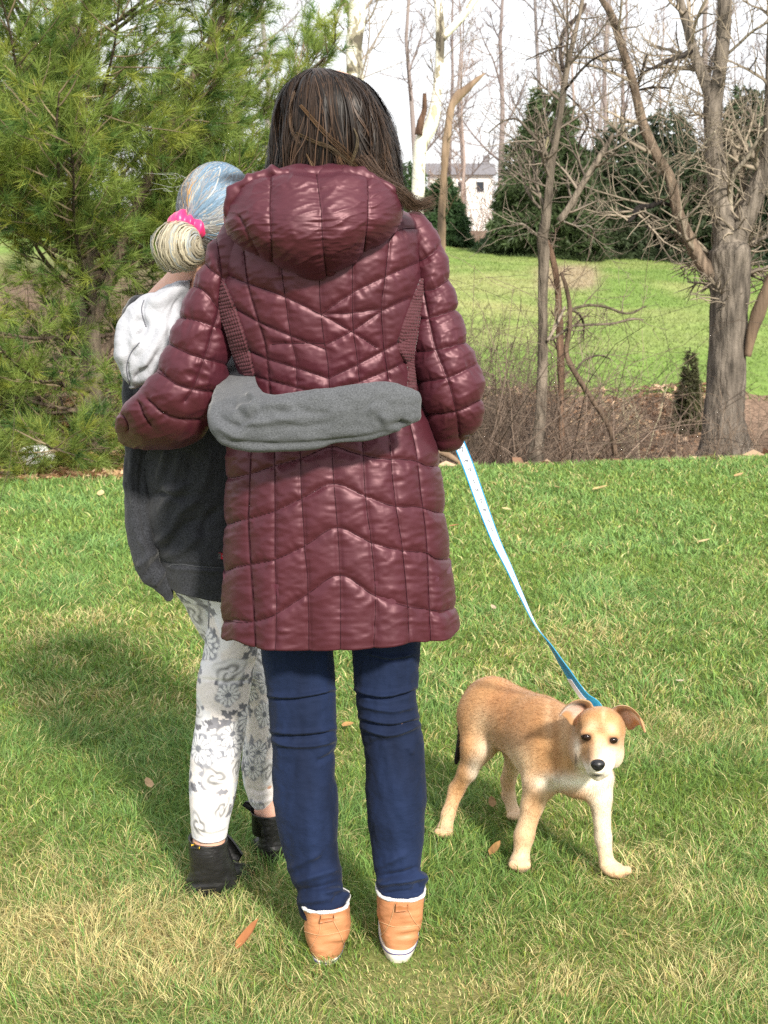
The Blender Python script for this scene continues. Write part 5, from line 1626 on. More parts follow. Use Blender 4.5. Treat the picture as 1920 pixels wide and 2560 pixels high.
# pale hood hanging down the back
st = [(402, 722, 478, 700, 2.99, .03), (352, 738, 474, 716, 2.985, .045), (318, 768, 466, 740, 2.975, .055), (299, 805, 455, 790, 2.965, .058), (291, 850, 442, 850, 2.955, .06), (291, 890, 424, 890, 2.95, .058), (300, 925, 402, 922, 2.95, .05), (312, 950, 376, 945, 2.95, .04), (322, 964, 350, 960, 2.95, .022)]
G, C = loft_grid(loft_rows(st), 170, 150, e=2.3, caps=(.012, .008))
FH = [([(320, 1150), (400, 1180), (500, 1120), (640, 1020)], .012, 40), ([(480, 1350), (400, 1500), (330, 1650), (260, 1740)], .012, 34), ([(560, 1250), (480, 1480), (380, 1700), (230, 1880)], .010, 40), ([(230, 1400), (260, 1330), (300, 1380), (240, 1480)], -.012, 30), ([(300, 1180), (280, 1250), (320, 1390)], -.006, 16),
      ([(420, 1560), (340, 1690), (260, 1780), (210, 1860)], -.009, 22), ([(260, 1520), (180, 1620), (150, 1720), (185, 1880)], -.006, 14), ([(120, 1300), (90, 1500), (120, 1700)], .006, 40), ([(600, 1150), (520, 1300), (470, 1500)], -.007, 22)]
G = folds(G, C, [(c5(l), a, w * .34) for l, a, w in FH], noise_amp=.003, scale=(34, 50), seed=19)
V, Q, T = grid_mesh(G)
ph_bvh = bvh_of(V, Q)
ph = mk('hood', V, Q, T, m_lightgrey, parent=hoodie)
for ln in ([(300, 1165), (278, 1230), (285, 1290), (318, 1385)], [(262, 1515), (200, 1580), (165, 1660), (155, 1740), (185, 1880)]):
    pts = [hit(ph_bvh, u, v) for u, v in smoothline(c5(ln), 40)]
    pts = A([p + nn * .0008 for p, nn in pts if p is not None])
    V, Q = tubes(pts[None], np.full((1, len(pts)), .0011), 6)
    mk('stitching', V, Q, mat=m_navy, parent=ph)
# t-shirt collar showing inside the hood opening
st = [(392, 735, 470, 700, 3.03, .05), (360, 758, 468, 720, 3.035, .055), (345, 778, 460, 750, 3.04, .06), (340, 800, 460, 790, 3.05, .06)]
G, C = loft_grid(loft_rows(st), 40, 80, caps=(.004, .01))
G = folds(G, C, [([(365, 752), (400, 752), (440, 735)], .004, 4)], noise_amp=.002, scale=(30, 20), seed=5)
mk('tshirt', *grid_mesh(G), mat=m_tee, parent=child)

# floral leggings
def floral(a, b, seed):
    r = np.random.default_rng(seed)
    n = len(a)
    p = np.stack([a, b], -1)
    base = A([.70, .71, .76])[None] * np.ones((n, 1))
    t = fbm(p * 14, 3, seed)
    base = base + np.clip(t, -.6, .6)[:, None] * A([.10, .08, .06]) + np.clip(fbm(p * 9 + 5, 2, seed + 4), 0, 1)[:, None] * A([.05, .01, -.05])
    a0, a1, b0, b1 = a.min(), a.max(), b.min(), b.max()
    def rose(cx, cy, R, ph):
        nonlocal base
        dx, dy = a - cx, b - cy
        d = np.hypot(dx, dy) / R; an = np.arctan2(dy, dx)
        dd = d * (1 + .12 * np.sin(an * 3 + ph) + .08 * np.sin(an * 5 + 2 * ph))
        m = np.clip((1 - dd) * 8, 0, 1)[:, None]
        spir = .5 + .5 * np.sin(dd * 11 + an * 2 + ph + 2.2 * np.sin(an * 2 + ph))
        c = A([.70, .69, .70]) * (1 - (spir ** 1.5)[:, None] * .75 * np.clip(1.3 - dd, .1, 1)[:, None]) 
        base = base * (1 - m) + c * m
    def pale(cx, cy, R, ph):
        nonlocal base
        dx, dy = a - cx, b - cy
        d = np.hypot(dx, dy) / R; an = np.arctan2(dy, dx)
        dd = d * (1 + .1 * np.sin(an * 4 + ph))
        m = np.clip((1 - dd) * 10, 0, 1)[:, None]
        line = np.exp(-((dd * 3.2 + .25 * np.sin(an * 3 + ph)) % 1 - .5) ** 2 / .004)[:, None]
        base = base * (1 - m) + (A([.76, .71, .69]) * (1 - .22 * line)) * m
    def daisy(cx, cy, R, ph):
        nonlocal base
        dx, dy = a - cx, b - cy
        d = np.hypot(dx, dy) / R; an = np.arctan2(dy, dx) + ph
        halo = np.clip((1.25 + .15 * np.sin(an * 5 + ph) - d) * 6, 0, 1)[:, None] * .8
        base = base * (1 - halo) + A([.22, .23, .27]) * halo
        pet = ((np.abs(np.cos(an * 6.5)) > .42) & (d < 1.0 + .12 * np.cos(an * 13)) & (d > .26))
        base[pet] = A([.74, .74, .76]) * (1 - .12 * (d[pet] < .5))[:, None]
        cen = d < .27
        base[cen] = A([.2, .21, .24])
    def leaf(cx, cy, R, ph, tone):
        nonlocal base
        dx, dy = a - cx, b - cy
        x = dx * math.cos(ph) + dy * math.sin(ph); y = -dx * math.sin(ph) + dy * math.cos(ph)
        m = (np.abs(x) < R) & (np.abs(y) < R * .38 * (1 - (x / R) ** 2) * (1 + .3 * np.sin(x / R * 9)))
        base[m] = A([tone, tone, tone * 1.12])
    area = (a1 - a0) * (b1 - b0)
    for _ in range(int(area * 190)): pale(r.uniform(a0, a1), r.uniform(b0, b1), r.uniform(.026, .046), r.uniform(0, 6))
    for _ in range(int(area * 190)):      # leaves grow in dark sprays
        cx, cy, p0 = r.uniform(a0, a1), r.uniform(b0, b1), r.uniform(0, 6)
        for _k in range(7): leaf(cx + r.normal() * .019, cy + r.normal() * .013, r.uniform(.008, .02), p0 + r.normal() * .8, r.uniform(.13, .34))
    for _ in range(int(area * 140)): rose(r.uniform(a0, a1), r.uniform(b0, b1), r.uniform(.024, .036), r.uniform(0, 6))
    for _ in range(int(area * 95)): daisy(r.uniform(a0, a1), r.uniform(b0, b1), r.uniform(.02, .03), r.uniform(0, 6))
    return np.clip(base, .03, .82), daisy
LN = [((310, -120), (720, -60)), ((322, 80), (680, 120)), ((312, 250), (655, 260)), ((288, 430), (638, 430)), ((262, 540), (612, 560)), ((243, 660), (594, 690)), ((238, 780), (575, 800)), ((233, 900), (556, 900)), ((218, 1030), (540, 1040)), ((200, 1160), (526, 1180)), ((195, 1290), (508, 1300)), ((195, 1400), (490, 1400)), ((198, 1520), (466, 1520)), ((206, 1660), (436, 1672))]
yN = [3.08, 3.075, 3.07, 3.065, 3.06, 3.055, 3.05, 3.045, 3.04, 3.035, 3.03, 3.025, 3.02, 3.02]
LF = [((30, -160), (420, -100)), ((62, 0), (470, 60)), ((150, 150), (540, 190)), ((225, 290), (610, 320)), ((330, 420), (650, 430)), ((470, 560), (690, 600)), ((540, 720), (712, 750)), ((560, 900), (728, 900)), ((548, 1050), (734, 1050)), ((530, 1200), (737, 1200)), ((540, 1300), (738, 1300)), ((560, 1380), (742, 1380)), ((592, 1462), (746, 1455)), ((650, 1512), (750, 1500))]
yF = [3.14, 3.15, 3.16, 3.17, 3.18, 3.19, 3.2, 3.205, 3.21, 3.215, 3.22, 3.22, 3.22, 3.22]
legs = None
for pairs, ys_, sd in ((LN, yN, 5), (LF, yF, 9)):
    G, C = loft_grid(loft_rows(leg_rows(pairs, ys_, cL, [1] * 14)), 250, 125, caps=(.01, 0))
    FLg = [([(250, 640), (400, 660), (590, 650)], -.003, 12), ([(330, 100), (322, 300), (300, 420)], .003, 14), ([(600, 560), (560, 800), (530, 1100)], .003, 14), ([(220, 1600), (330, 1630), (440, 1600)], .003, 14), ([(560, 1350), (650, 1380), (740, 1340)], -.003, 12), ([(580, 1440), (660, 1450), (740, 1420)], .003, 12)]
    G = folds(G, C, [(cL(l), a_, w * .4) for l, a_, w in FLg], noise_amp=.0015, scale=(34, 50), seed=sd)
    th = np.linspace(0, 1, G.shape[1], endpoint=False)
    per = np.linalg.norm(np.diff(G, axis=1), axis=-1).sum(1).mean()
    arc = np.r_[0, np.cumsum(np.linalg.norm(np.diff(C, axis=0), axis=1))]
    aa, bb = np.meshgrid(th * per, arc)
    c, dz = floral(aa.ravel(), bb.ravel(), sd)
    G2, C2 = inner_lip(G, C, .004, .03)
    c = np.concatenate([c, np.repeat(A([[.5, .5, .55]]), G.shape[1] * 2 + 2, 0)])
    V, Q, T = grid_mesh(G2)
    if legs is None: legs = mk('leggings', V, Q, T, m_floral, parent=child, col=c)
    else: mk('leg', V, Q, T, m_floral, parent=legs, col=c)

# black boots
cB = crop(400, 2000, .21696)
def lace_boot(st, toe, tabpx, seed, flap, yel, extra):
    G, C = loft_grid(loft_rows(st), 80, 90, e=2.2, caps=(0, .008))
    N = grid_normals(G, C)
    V0 = G.reshape(-1, 3); uv = PROJ(V0)
    cr_ = .003 * vn(np.stack([uv[:, 0] / 70, uv[:, 1] / 11 + uv[:, 0] / 120], -1), seed) * sstep(2150 if seed == 1 else 2060, 2200 if seed == 1 else 2100, uv[:, 1]) + .0008 * fbm(V0 * 70, 2, seed)
    G = G + N * cr_.reshape(G.shape[:2])[..., None]
    G0, C0 = G[::-1], C[::-1]
    G1, C1 = inner_lip(G0, C0, .005, .0)
    r = G[0]; c = r.mean(0)
    G1 = np.concatenate([G0, (c + (r - c) * .93)[None], (c + (r - c) * .9 - A([0, 0, .05]))[None]])
    V, Q, T = grid_mesh(G1)
    o = mk('boot', V, Q, T, m_black, parent=child)
    bv = bvh_of(V, Q)
    V, Q = sdf_body(toe, .005)
    mk('toe_cap', V, Q, mat=m_black, parent=o)
    p = resample(A([P(*q) for q in flap[0]]), 12); q2 = resample(A([P(*q) for q in flap[1]]), 12)
    gr = p[:, None] * (1 - np.linspace(0, 1, 8))[None, :, None] + q2[:, None] * np.linspace(0, 1, 8)[None, :, None]
    gr = gr + A([0, 1, 0]) * (.006 * np.sin(np.linspace(0, 3.1, 8)))[None, :, None]
    Vt = np.concatenate([gr.reshape(-1, 3), (gr + A([.002, .005, .001])).reshape(-1, 3)])
    fq = gridfaces(12, 8, False)
    e = np.r_[np.arange(8), np.arange(1, 12) * 8 + 7, 88 + np.arange(6, -1, -1), np.arange(10, 0, -1) * 8]; e2 = np.roll(e, -1)
    mk('tongue', Vt, np.concatenate([fq, fq + 96, np.stack([e, e2, e2 + 96, e + 96], -1)]), mat=m_black, parent=o)
    V, Q = patch_on(bv, tabpx[0], tabpx[1], 6, 8, .006, back=.001)
    tb = mk('heel_tab', V, Q, mat=m_blackrub, parent=o)
    tbv = bvh_of(V, Q)
    for ln in yel:
        pts = [hit(tbv, u, v) for u, v in resample(np.c_[A(ln), np.zeros(len(ln))], 8)[:, :2]]
        pts = A([p_ + nn * .0008 for p_, nn in pts if p_ is not None])
        if len(pts) > 2:
            V, Q = tubes(pts[None], np.full((1, len(pts)), .0011), 5); mk('yellow_lettering', V, Q, mat=m_yellow, parent=tb)
    return o
st = [(*cB([(330, 420)])[0], *cB([(775, 450)])[0], 3.03, .047), (*cB([(335, 560)])[0], *cB([(790, 580)])[0], 3.03, .05), (*cB([(345, 700)])[0], *cB([(840, 720)])[0], 3.035, .052), (*cB([(335, 820)])[0], *cB([(880, 850)])[0], 3.04, .052), (*cB([(295, 950)])[0], *cB([(900, 950)])[0], 3.045, .054), (*cB([(255, 1050)])[0], *cB([(900, 1040)])[0], 3.05, .056), (*cB([(225, 1130)])[0], *cB([(900, 1100)])[0], 3.05, .058), (*cB([(228, 1190)])[0], *cB([(905, 1150)])[0], 3.05, .056)]
lace_boot(st, [('c', P(560, 2190, 3.08), P(605, 2195, 3.13), .034, .032, .02), ('c', P(540, 2215, 3.06), P(600, 2215, 3.14), .03, .028, .02)],
          (cB([(385, 405), (375, 545)]), cB([(470, 425), (468, 560)])), 1,
          ([(*cB([(740, 380)])[0], 3.05), (*cB([(830, 470)])[0], 3.05), (*cB([(950, 640)])[0], 3.05)], [(*cB([(730, 560)])[0], 3.05), (*cB([(800, 660)])[0], 3.05), (*cB([(900, 720)])[0], 3.05)]),
          [cB([(355, 500), (400, 480)]), cB([(360, 520), (405, 515)]), cB([(395, 460), (400, 530)]), cB([(430, 475), (440, 555)]), cB([(445, 480), (455, 560)]), cB([(365, 495), (370, 530)])], None)
st = [(*cB([(1040, 100)])[0], *cB([(1400, 130)])[0], 3.22, .045), (*cB([(1095, 180)])[0], *cB([(1410, 220)])[0], 3.22, .046), (*cB([(1125, 300)])[0], *cB([(1430, 330)])[0], 3.22, .047), (*cB([(1140, 420)])[0], *cB([(1450, 450)])[0], 3.22, .048), (*cB([(1150, 540)])[0], *cB([(1480, 560)])[0], 3.22, .05), (*cB([(1170, 640)])[0], *cB([(1490, 660)])[0], 3.22, .05), (*cB([(1180, 720)])[0], *cB([(1490, 730)])[0], 3.22, .05)]
lace_boot(st, [('c', P(672, 2118, 3.25), P(654, 2128, 3.30), .036, .033, .02), ('c', P(680, 2135, 3.24), P(655, 2140, 3.30), .03, .028, .02)],
          (cB([(1205, 90), (1215, 160)]), cB([(1300, 90), (1310, 150)])), 2,
          ([(*cB([(945, 65)])[0], 3.22), (*cB([(1010, 110)])[0], 3.22), (*cB([(1090, 170)])[0], 3.22)], [(*cB([(985, 20)])[0], 3.22), (*cB([(1050, 40)])[0], 3.22), (*cB([(1090, 100)])[0], 3.22)]),
          [cB([(1235, 110), (1265, 140)]), cB([(1240, 155), (1265, 135)])], None)

# child's hair: combed back into a scrunchie and a looped bun
gat = P(474, 563, 2.945)
parts, cols = [], []
th, ph_ = np.meshgrid(np.linspace(0, 2 * math.pi, 60, endpoint=False), np.linspace(.02, math.pi - .02, 40))
gdir = (gat - hc) / np.linalg.norm(gat - hc)
rad = A([.0775, .088, .09])
E = np.stack([np.sin(ph_) * np.cos(th), np.sin(ph_) * np.sin(th), np.cos(ph_)], -1)
Eg = E @ rot_from(gdir)
cap = ph_.max() * 0 + 2.05
shell = hc + Eg * rad * np.where(ph_ > 2.0, .93, 1.0)[..., None]
V, Q, T = grid_mesh(shell)
V0_, Q0_ = V, Q
fl_ = np.sum(np.cross(V[Q[:, 1]] - V[Q[:, 0]], V[Q[:, 2]] - V[Q[:, 0]]) * (V[Q[:, 0]] - hc)) < 0
if fl_: Q, T = Q[:, ::-1], T[:, ::-1]
parts.append((V, Q, T)); cols.append(np.broadcast_to(A([.46, .48, .5]), V.shape))
ns, npt = 10000, 11
azs = rng.uniform(0, 2 * math.pi, ns)
ang = rng.uniform(1.2, 2.15, ns)
X0, Y0, Z0 = rot_from(gdir)
k = np.linspace(0, 1, npt)
a_t = ang[:, None] * (1 - k) ** .85 + .10
az_t = azs[:, None] + .26 * np.sin(k * 3)[None] * rng.normal(size=(ns, 1)) + .07 * np.sin(k[None] * 7 + rng.uniform(0, 6, (ns, 1)))
D = (np.sin(a_t) * np.cos(az_t))[..., None] * X0 + (np.sin(a_t) * np.sin(az_t))[..., None] * Y0 + np.cos(a_t)[..., None] * Z0
lift = 1.006 + rng.gamma(2, .0035, (ns, 1)) * np.sin(k * math.pi)[None] + .018 * vn(np.stack([azs[:, None] * 5 + 0 * k, k * 2 + 0 * azs[:, None]], -1), 4)
PT = hc + D * rad * lift[..., None]
pull = (k ** 14)[None, :, None]
PT = PT * (1 - pull) + (gat + rng.normal(size=(ns, 1, 3)) * .006) * pull
uv0 = PROJ(PT[:, npt // 3])
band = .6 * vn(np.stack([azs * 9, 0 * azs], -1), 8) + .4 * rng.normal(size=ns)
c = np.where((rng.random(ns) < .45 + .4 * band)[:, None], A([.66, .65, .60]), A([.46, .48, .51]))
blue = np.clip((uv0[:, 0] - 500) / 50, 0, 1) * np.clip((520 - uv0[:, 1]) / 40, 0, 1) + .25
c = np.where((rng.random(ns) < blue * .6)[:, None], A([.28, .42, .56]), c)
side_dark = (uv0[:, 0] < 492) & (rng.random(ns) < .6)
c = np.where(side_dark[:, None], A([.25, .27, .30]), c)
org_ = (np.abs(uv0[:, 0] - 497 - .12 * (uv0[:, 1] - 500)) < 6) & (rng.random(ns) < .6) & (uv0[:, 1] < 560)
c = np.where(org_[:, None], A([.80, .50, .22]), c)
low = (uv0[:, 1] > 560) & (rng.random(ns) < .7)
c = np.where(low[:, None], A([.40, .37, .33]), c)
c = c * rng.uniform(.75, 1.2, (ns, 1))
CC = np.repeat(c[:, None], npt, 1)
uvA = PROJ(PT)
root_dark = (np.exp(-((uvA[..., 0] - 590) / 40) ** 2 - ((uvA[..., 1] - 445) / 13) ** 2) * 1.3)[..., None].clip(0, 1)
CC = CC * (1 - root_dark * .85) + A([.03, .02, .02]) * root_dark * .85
V, Q, C_, hn1 = ribbon_mesh(PT, D, .0011, CC)
parts.append((V, Q, None)); cols.append(C_)
bc = P(450, 616, 2.925)
tail = A(P(436, 668, 2.925)) - A(P(474, 566, 2.94)); tail /= np.linalg.norm(tail)
Xb, Yb_, Zb = rot_from(tail)
def bunpt(pol, az, s): return bc + ((np.sin(pol) * np.cos(az))[..., None] * Xb * .047 + (np.sin(pol) * np.sin(az))[..., None] * Yb_ * .040 + np.cos(pol)[..., None] * Zb * -.045) * s[..., None]
Gb = bunpt(np.repeat(np.linspace(.02, 3.12, 30)[:, None], 50, 1), np.repeat(np.linspace(0, 6.283, 50, endpoint=False)[None], 30, 0), np.full((30, 50), .985))
Gb = bc + (Gb - bc) * (1 + .10 * vn((Gb - bc) * 40, 44))[..., None]
V, Q, T = grid_mesh(Gb)
if np.sum(np.cross(V[Q[:, 1]] - V[Q[:, 0]], V[Q[:, 2]] - V[Q[:, 0]]) * (V[Q[:, 0]] - bc)) < 0: Q, T = Q[:, ::-1], T[:, ::-1]
parts.append((V, Q, T)); cols.append(np.broadcast_to(A([.52, .47, .37]), V.shape))
nb = 4200
axb = A([.78, -.6, .12])                       # the tail is rolled round this axis
Xr, Yr, Zr = rot_from(axb, (0, 0, 1))
if Yr[0] > 0: Yr = -Yr
az = rng.uniform(.12, 2.1, nb)
ps = -.45 + (rng.uniform(3.2, 4.4, (nb, 1)) + .5) * k[None]
pl_ = az[:, None] + .10 * np.sin(k[None] * 3 + rng.uniform(0, 6, (nb, 1))) * rng.normal(size=(nb, 1)) + .25 * (k[None] - .5)
Dr = np.cos(pl_)[..., None] * Zr + np.sin(pl_)[..., None] * (np.cos(ps)[..., None] * Xr + np.sin(ps)[..., None] * Yr)
s = 1.0 + rng.gamma(2, .0022, (nb, 1)) + (rng.random((nb, 1)) < .015) * .25 * np.sin(k * 3)[None]
PT = Dr * A([.047, .044, .043])
PT = bc + PT * (1 + .10 * vn(PT * 40, 44))[..., None] * s[..., None]
b_ = .6 * vn(np.stack([az * 7, 0 * az], -1), 18) + .4 * rng.normal(size=nb)
c = np.where((rng.random(nb) < .5 + .45 * b_)[:, None], A([.70, .64, .49]), A([.50, .45, .34]))
c = np.where((rng.random(nb) < .25)[:, None], A([.50, .53, .53]), c) * rng.uniform(.8, 1.15, (nb, 1))
Db = PT - bc; Db /= np.linalg.norm(Db, axis=-1)[..., None]
V, Q, C_, hn2 = ribbon_mesh(PT, Db, .0014, np.repeat(c[:, None], npt, 1))
parts.append((V, Q, None)); cols.append(C_)
# wisps
for _ in range(34):
    u0, v0 = rng.uniform(420, 600), rng.uniform(436, 480)
    p = resample(A([P(u0, v0, 2.96), P(u0 + rng.uniform(-30, 5), v0 - rng.uniform(2, 14), 2.95), P(u0 + rng.uniform(-60, 10), v0 + rng.uniform(-14, 14), 2.95)]), npt)
    V, Q, C_ = strand_mesh(p[None], .0003, np.repeat(A([[[.5, .52, .5]]]), npt, 1)); parts.append((V, Q, None)); cols.append(C_)
for _ in range(70):
    u0, v0 = rng.uniform(480, 540), rng.uniform(585, 625)
    p = resample(A([P(u0, v0, 2.965), P(u0 - rng.uniform(0, 20), v0 + 18, 2.96), P(u0 - rng.uniform(5, 40), v0 + rng.uniform(28, 50), 2.965)]), npt)
    V, Q, C_ = strand_mesh(p[None], .0006, np.repeat(A([[[.12, .075, .05]]]), npt, 1)); parts.append((V, Q, None)); cols.append(C_)
V, Q, T = joinparts(parts)
nrm = np.concatenate([(shell.reshape(-1, 3) - hc), A([gdir, -gdir]), hn1, (Gb.reshape(-1, 3) - bc), A([-tail, tail]), np.tile(A([[.3, -.6, .7]]), (len(V) - len(shell.reshape(-1, 3)) - 4 - len(hn1) - len(Gb.reshape(-1, 3)) - len(hn2), 1))])
i0 = len(shell.reshape(-1, 3)) + 2 + len(hn1) + len(Gb.reshape(-1, 3)) + 2
nrm = np.concatenate([nrm[:i0], hn2, nrm[i0:]])
nrm /= np.linalg.norm(nrm, axis=1)[:, None]
m_blond = mat('blond_hair', attr=True, rough=.42, spec=.4, transl=.45)
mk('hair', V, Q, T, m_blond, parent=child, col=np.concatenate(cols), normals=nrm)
# scrunchie: a ruffled pink ring
axd = -tail + A([0, .25, .0]); axd /= np.linalg.norm(axd)
X1, Y1, Z1 = rot_from(axd, (1, 0, -.4))
tt, pp = np.meshgrid(np.linspace(0, 2 * math.pi, 140, endpoint=False), np.linspace(0, 2 * math.pi, 26, endpoint=False), indexing='ij')
ruf = 1 + .30 * np.sin(tt * 5 + 1.3 * np.sin(tt * 2)) + .16 * np.sin(tt * 11 + pp)
mr = .0145 * ruf
Rg = .024 + mr * np.cos(pp)
Vs = gat + A([0, 0, -.004]) + (Rg * np.cos(tt))[..., None] * X1 + (Rg * np.sin(tt))[..., None] * Y1 + (mr * np.sin(pp) * 1.15)[..., None] * Z1
Gs = np.concatenate([Vs, Vs[:1]])
sc_ = mk('scrunchie', Gs.reshape(-1, 3), gridfaces(141, 26), mat=m_pink, org=gat, label='bright pink satin scrunchie round the pale hair bun', cat='hair tie')

# ================================================================== the puppy
rng = np.random.default_rng(33)
def D(x, y, Y):
    u, v = cD([(x, y)])[0]
    return P(u, v, Y)
pr = [('e', D(480, 330, 3.41), (.066, .075, .075), .03), ('c', D(520, 330, 3.39), D(770, 420, 3.28), .070, .072, .04), ('c', D(640, 400, 3.36), D(800, 560, 3.24), .062, .068, .04),
      ('e', D(860, 540, 3.23), (.07, .085, .088), .04), ('c', D(900, 600, 3.2), D(1060, 730, 3.14), .068, .046, .04), ('e', D(1050, 730, 3.14), (.068, .045, .036), .03),
      ('e', D(1060, 800, 3.15), (.035, .04, .022), .03), ('c', D(930, 500, 3.21), D(1130, 480, 3.10), .066, .05, .03), ('c', D(980, 620, 3.17), D(1140, 600, 3.08), .05, .04, .03),
      ('e', D(1193, 448, 3.055), (.053, .052, .044), .02), ('e', D(1190, 392, 3.03), (.042, .036, .024), .02), ('e', D(1092, 600, 3.05), (.030, .036, .036), .02), ('e', D(1268, 600, 3.05), (.026, .034, .034), .02),
      ('e', D(1187, 560, 3.025), (.038, .036, .034), .018), ('c', D(1187, 590, 2.995), D(1180, 690, 2.945), .0285, .0215, .014), ('c', D(1140, 660, 3.0), D(1150, 715, 2.975), .021, .017, .012), ('c', D(1235, 660, 3.0), D(1215, 715, 2.975), .021, .017, .012),
      ('c', D(1185, 680, 3.02), D(1176, 748, 2.978), .024, .0135, .008),
      ('e', D(1108, 476, 3.005), (.016, .012, .010), .012), ('e', D(1276, 492, 3.005), (.016, .012, .010), .012),
      # near front leg
      ('c', D(850, 690, 3.19), D(800, 800, 3.17), .050, .037, .03), ('c', D(800, 800, 3.17), D(757, 930, 3.168), .036, .0265, .02), ('c', D(757, 930, 3.168), D(700, 1140, 3.156), .0265, .0235, .015),
      ('c', D(700, 1140, 3.156), D(680, 1270, 3.15), .0235, .020, .012), ('e', D(672, 1318, 3.135), (.0235, .032, .0175), .012),
      # far front leg
      ('c', D(1180, 790, 3.14), D(1195, 890, 3.128), .036, .0265, .03), ('c', D(1195, 890, 3.128), D(1212, 1150, 3.122), .0262, .0195, .015), ('c', D(1212, 1150, 3.122), D(1232, 1290, 3.118), .0195, .0185, .012), ('e', D(1282, 1358, 3.105), (.030, .030, .0155), .014, rot_from((.25, 0, 1))),
      # near hind leg
      ('c', D(440, 400, 3.395), D(400, 560, 3.36), .062, .040, .03), ('c', D(400, 560, 3.36), D(335, 720, 3.365), .038, .0245, .02), ('c', D(335, 720, 3.365), D(262, 840, 3.385), .024, .0195, .012), ('c', D(262, 840, 3.385), D(208, 1000, 3.365), .0195, .0172, .012), ('e', D(185, 1105, 3.338), (.0205, .033, .0155), .014), ('c', D(208, 1000, 3.365), D(190, 1090, 3.35), .0172, .0165, .01),
      # far hind leg
      ('c', D(600, 430, 3.44), D(650, 610, 3.43), .056, .031, .03), ('c', D(650, 610, 3.43), D(598, 775, 3.475), .028, .0195, .015), ('c', D(598, 775, 3.475), D(600, 880, 3.472), .0195, .0172, .01), ('c', D(600, 880, 3.472), D(632, 985, 3.455), .017, .0165, .01), ('e', D(638, 1010, 3.44), (.0185, .03, .015), .012),
      # tail behind the near thigh
      ('c', D(380, 300, 3.46), D(310, 440, 3.50), .018, .0145, .02), ('c', D(310, 440, 3.50), D(262, 660, 3.50), .0145, .008, .01)]
def toes(cx, cy, Y, dx, n=4, w=33, r=.0085, drop=0):
    for i in range(n):
        o = (i - (n - 1) / 2)
        pr.append(('e', D(cx + o * w + dx * .3, cy + drop + abs(o) * -7, Y + .004 * abs(o)), (r, .013, r * 1.05), .005))
toes(672, 1338, 3.108, 0); toes(1310, 1372, 3.085, 20, w=38); toes(180, 1128, 3.31, -6, w=27); toes(638, 1022, 3.414, 6, w=24, r=.007)
for i_, p_ in enumerate(pr):      # blending swells the joints a little: start leaner
    if p_[0] == 'c' and p_[3] < .06: pr[i_] = (p_[0], p_[1], p_[2], p_[3] * (.88 if p_[3] < .04 else .92), p_[4] * (.88 if p_[4] < .04 else .92), p_[5])
    elif p_[0] == 'c': pr[i_] = (p_[0], p_[1], p_[2], p_[3] * .94, p_[4] * .94, p_[5])
V, Q = sdf_body(pr, .0037, smooth=2)
N = vert_normals(V, Q)
def dogpx(V):
    uv = PROJ(V)
    return (uv[:, 0] - 1040) / .38577, (uv[:, 1] - 1650) / .38577
TAN, BROWN_, CREAM, WHITE_ = A([.48, .26, .115]), A([.38, .185, .08]), A([.72, .54, .35]), A([.82, .74, .62])
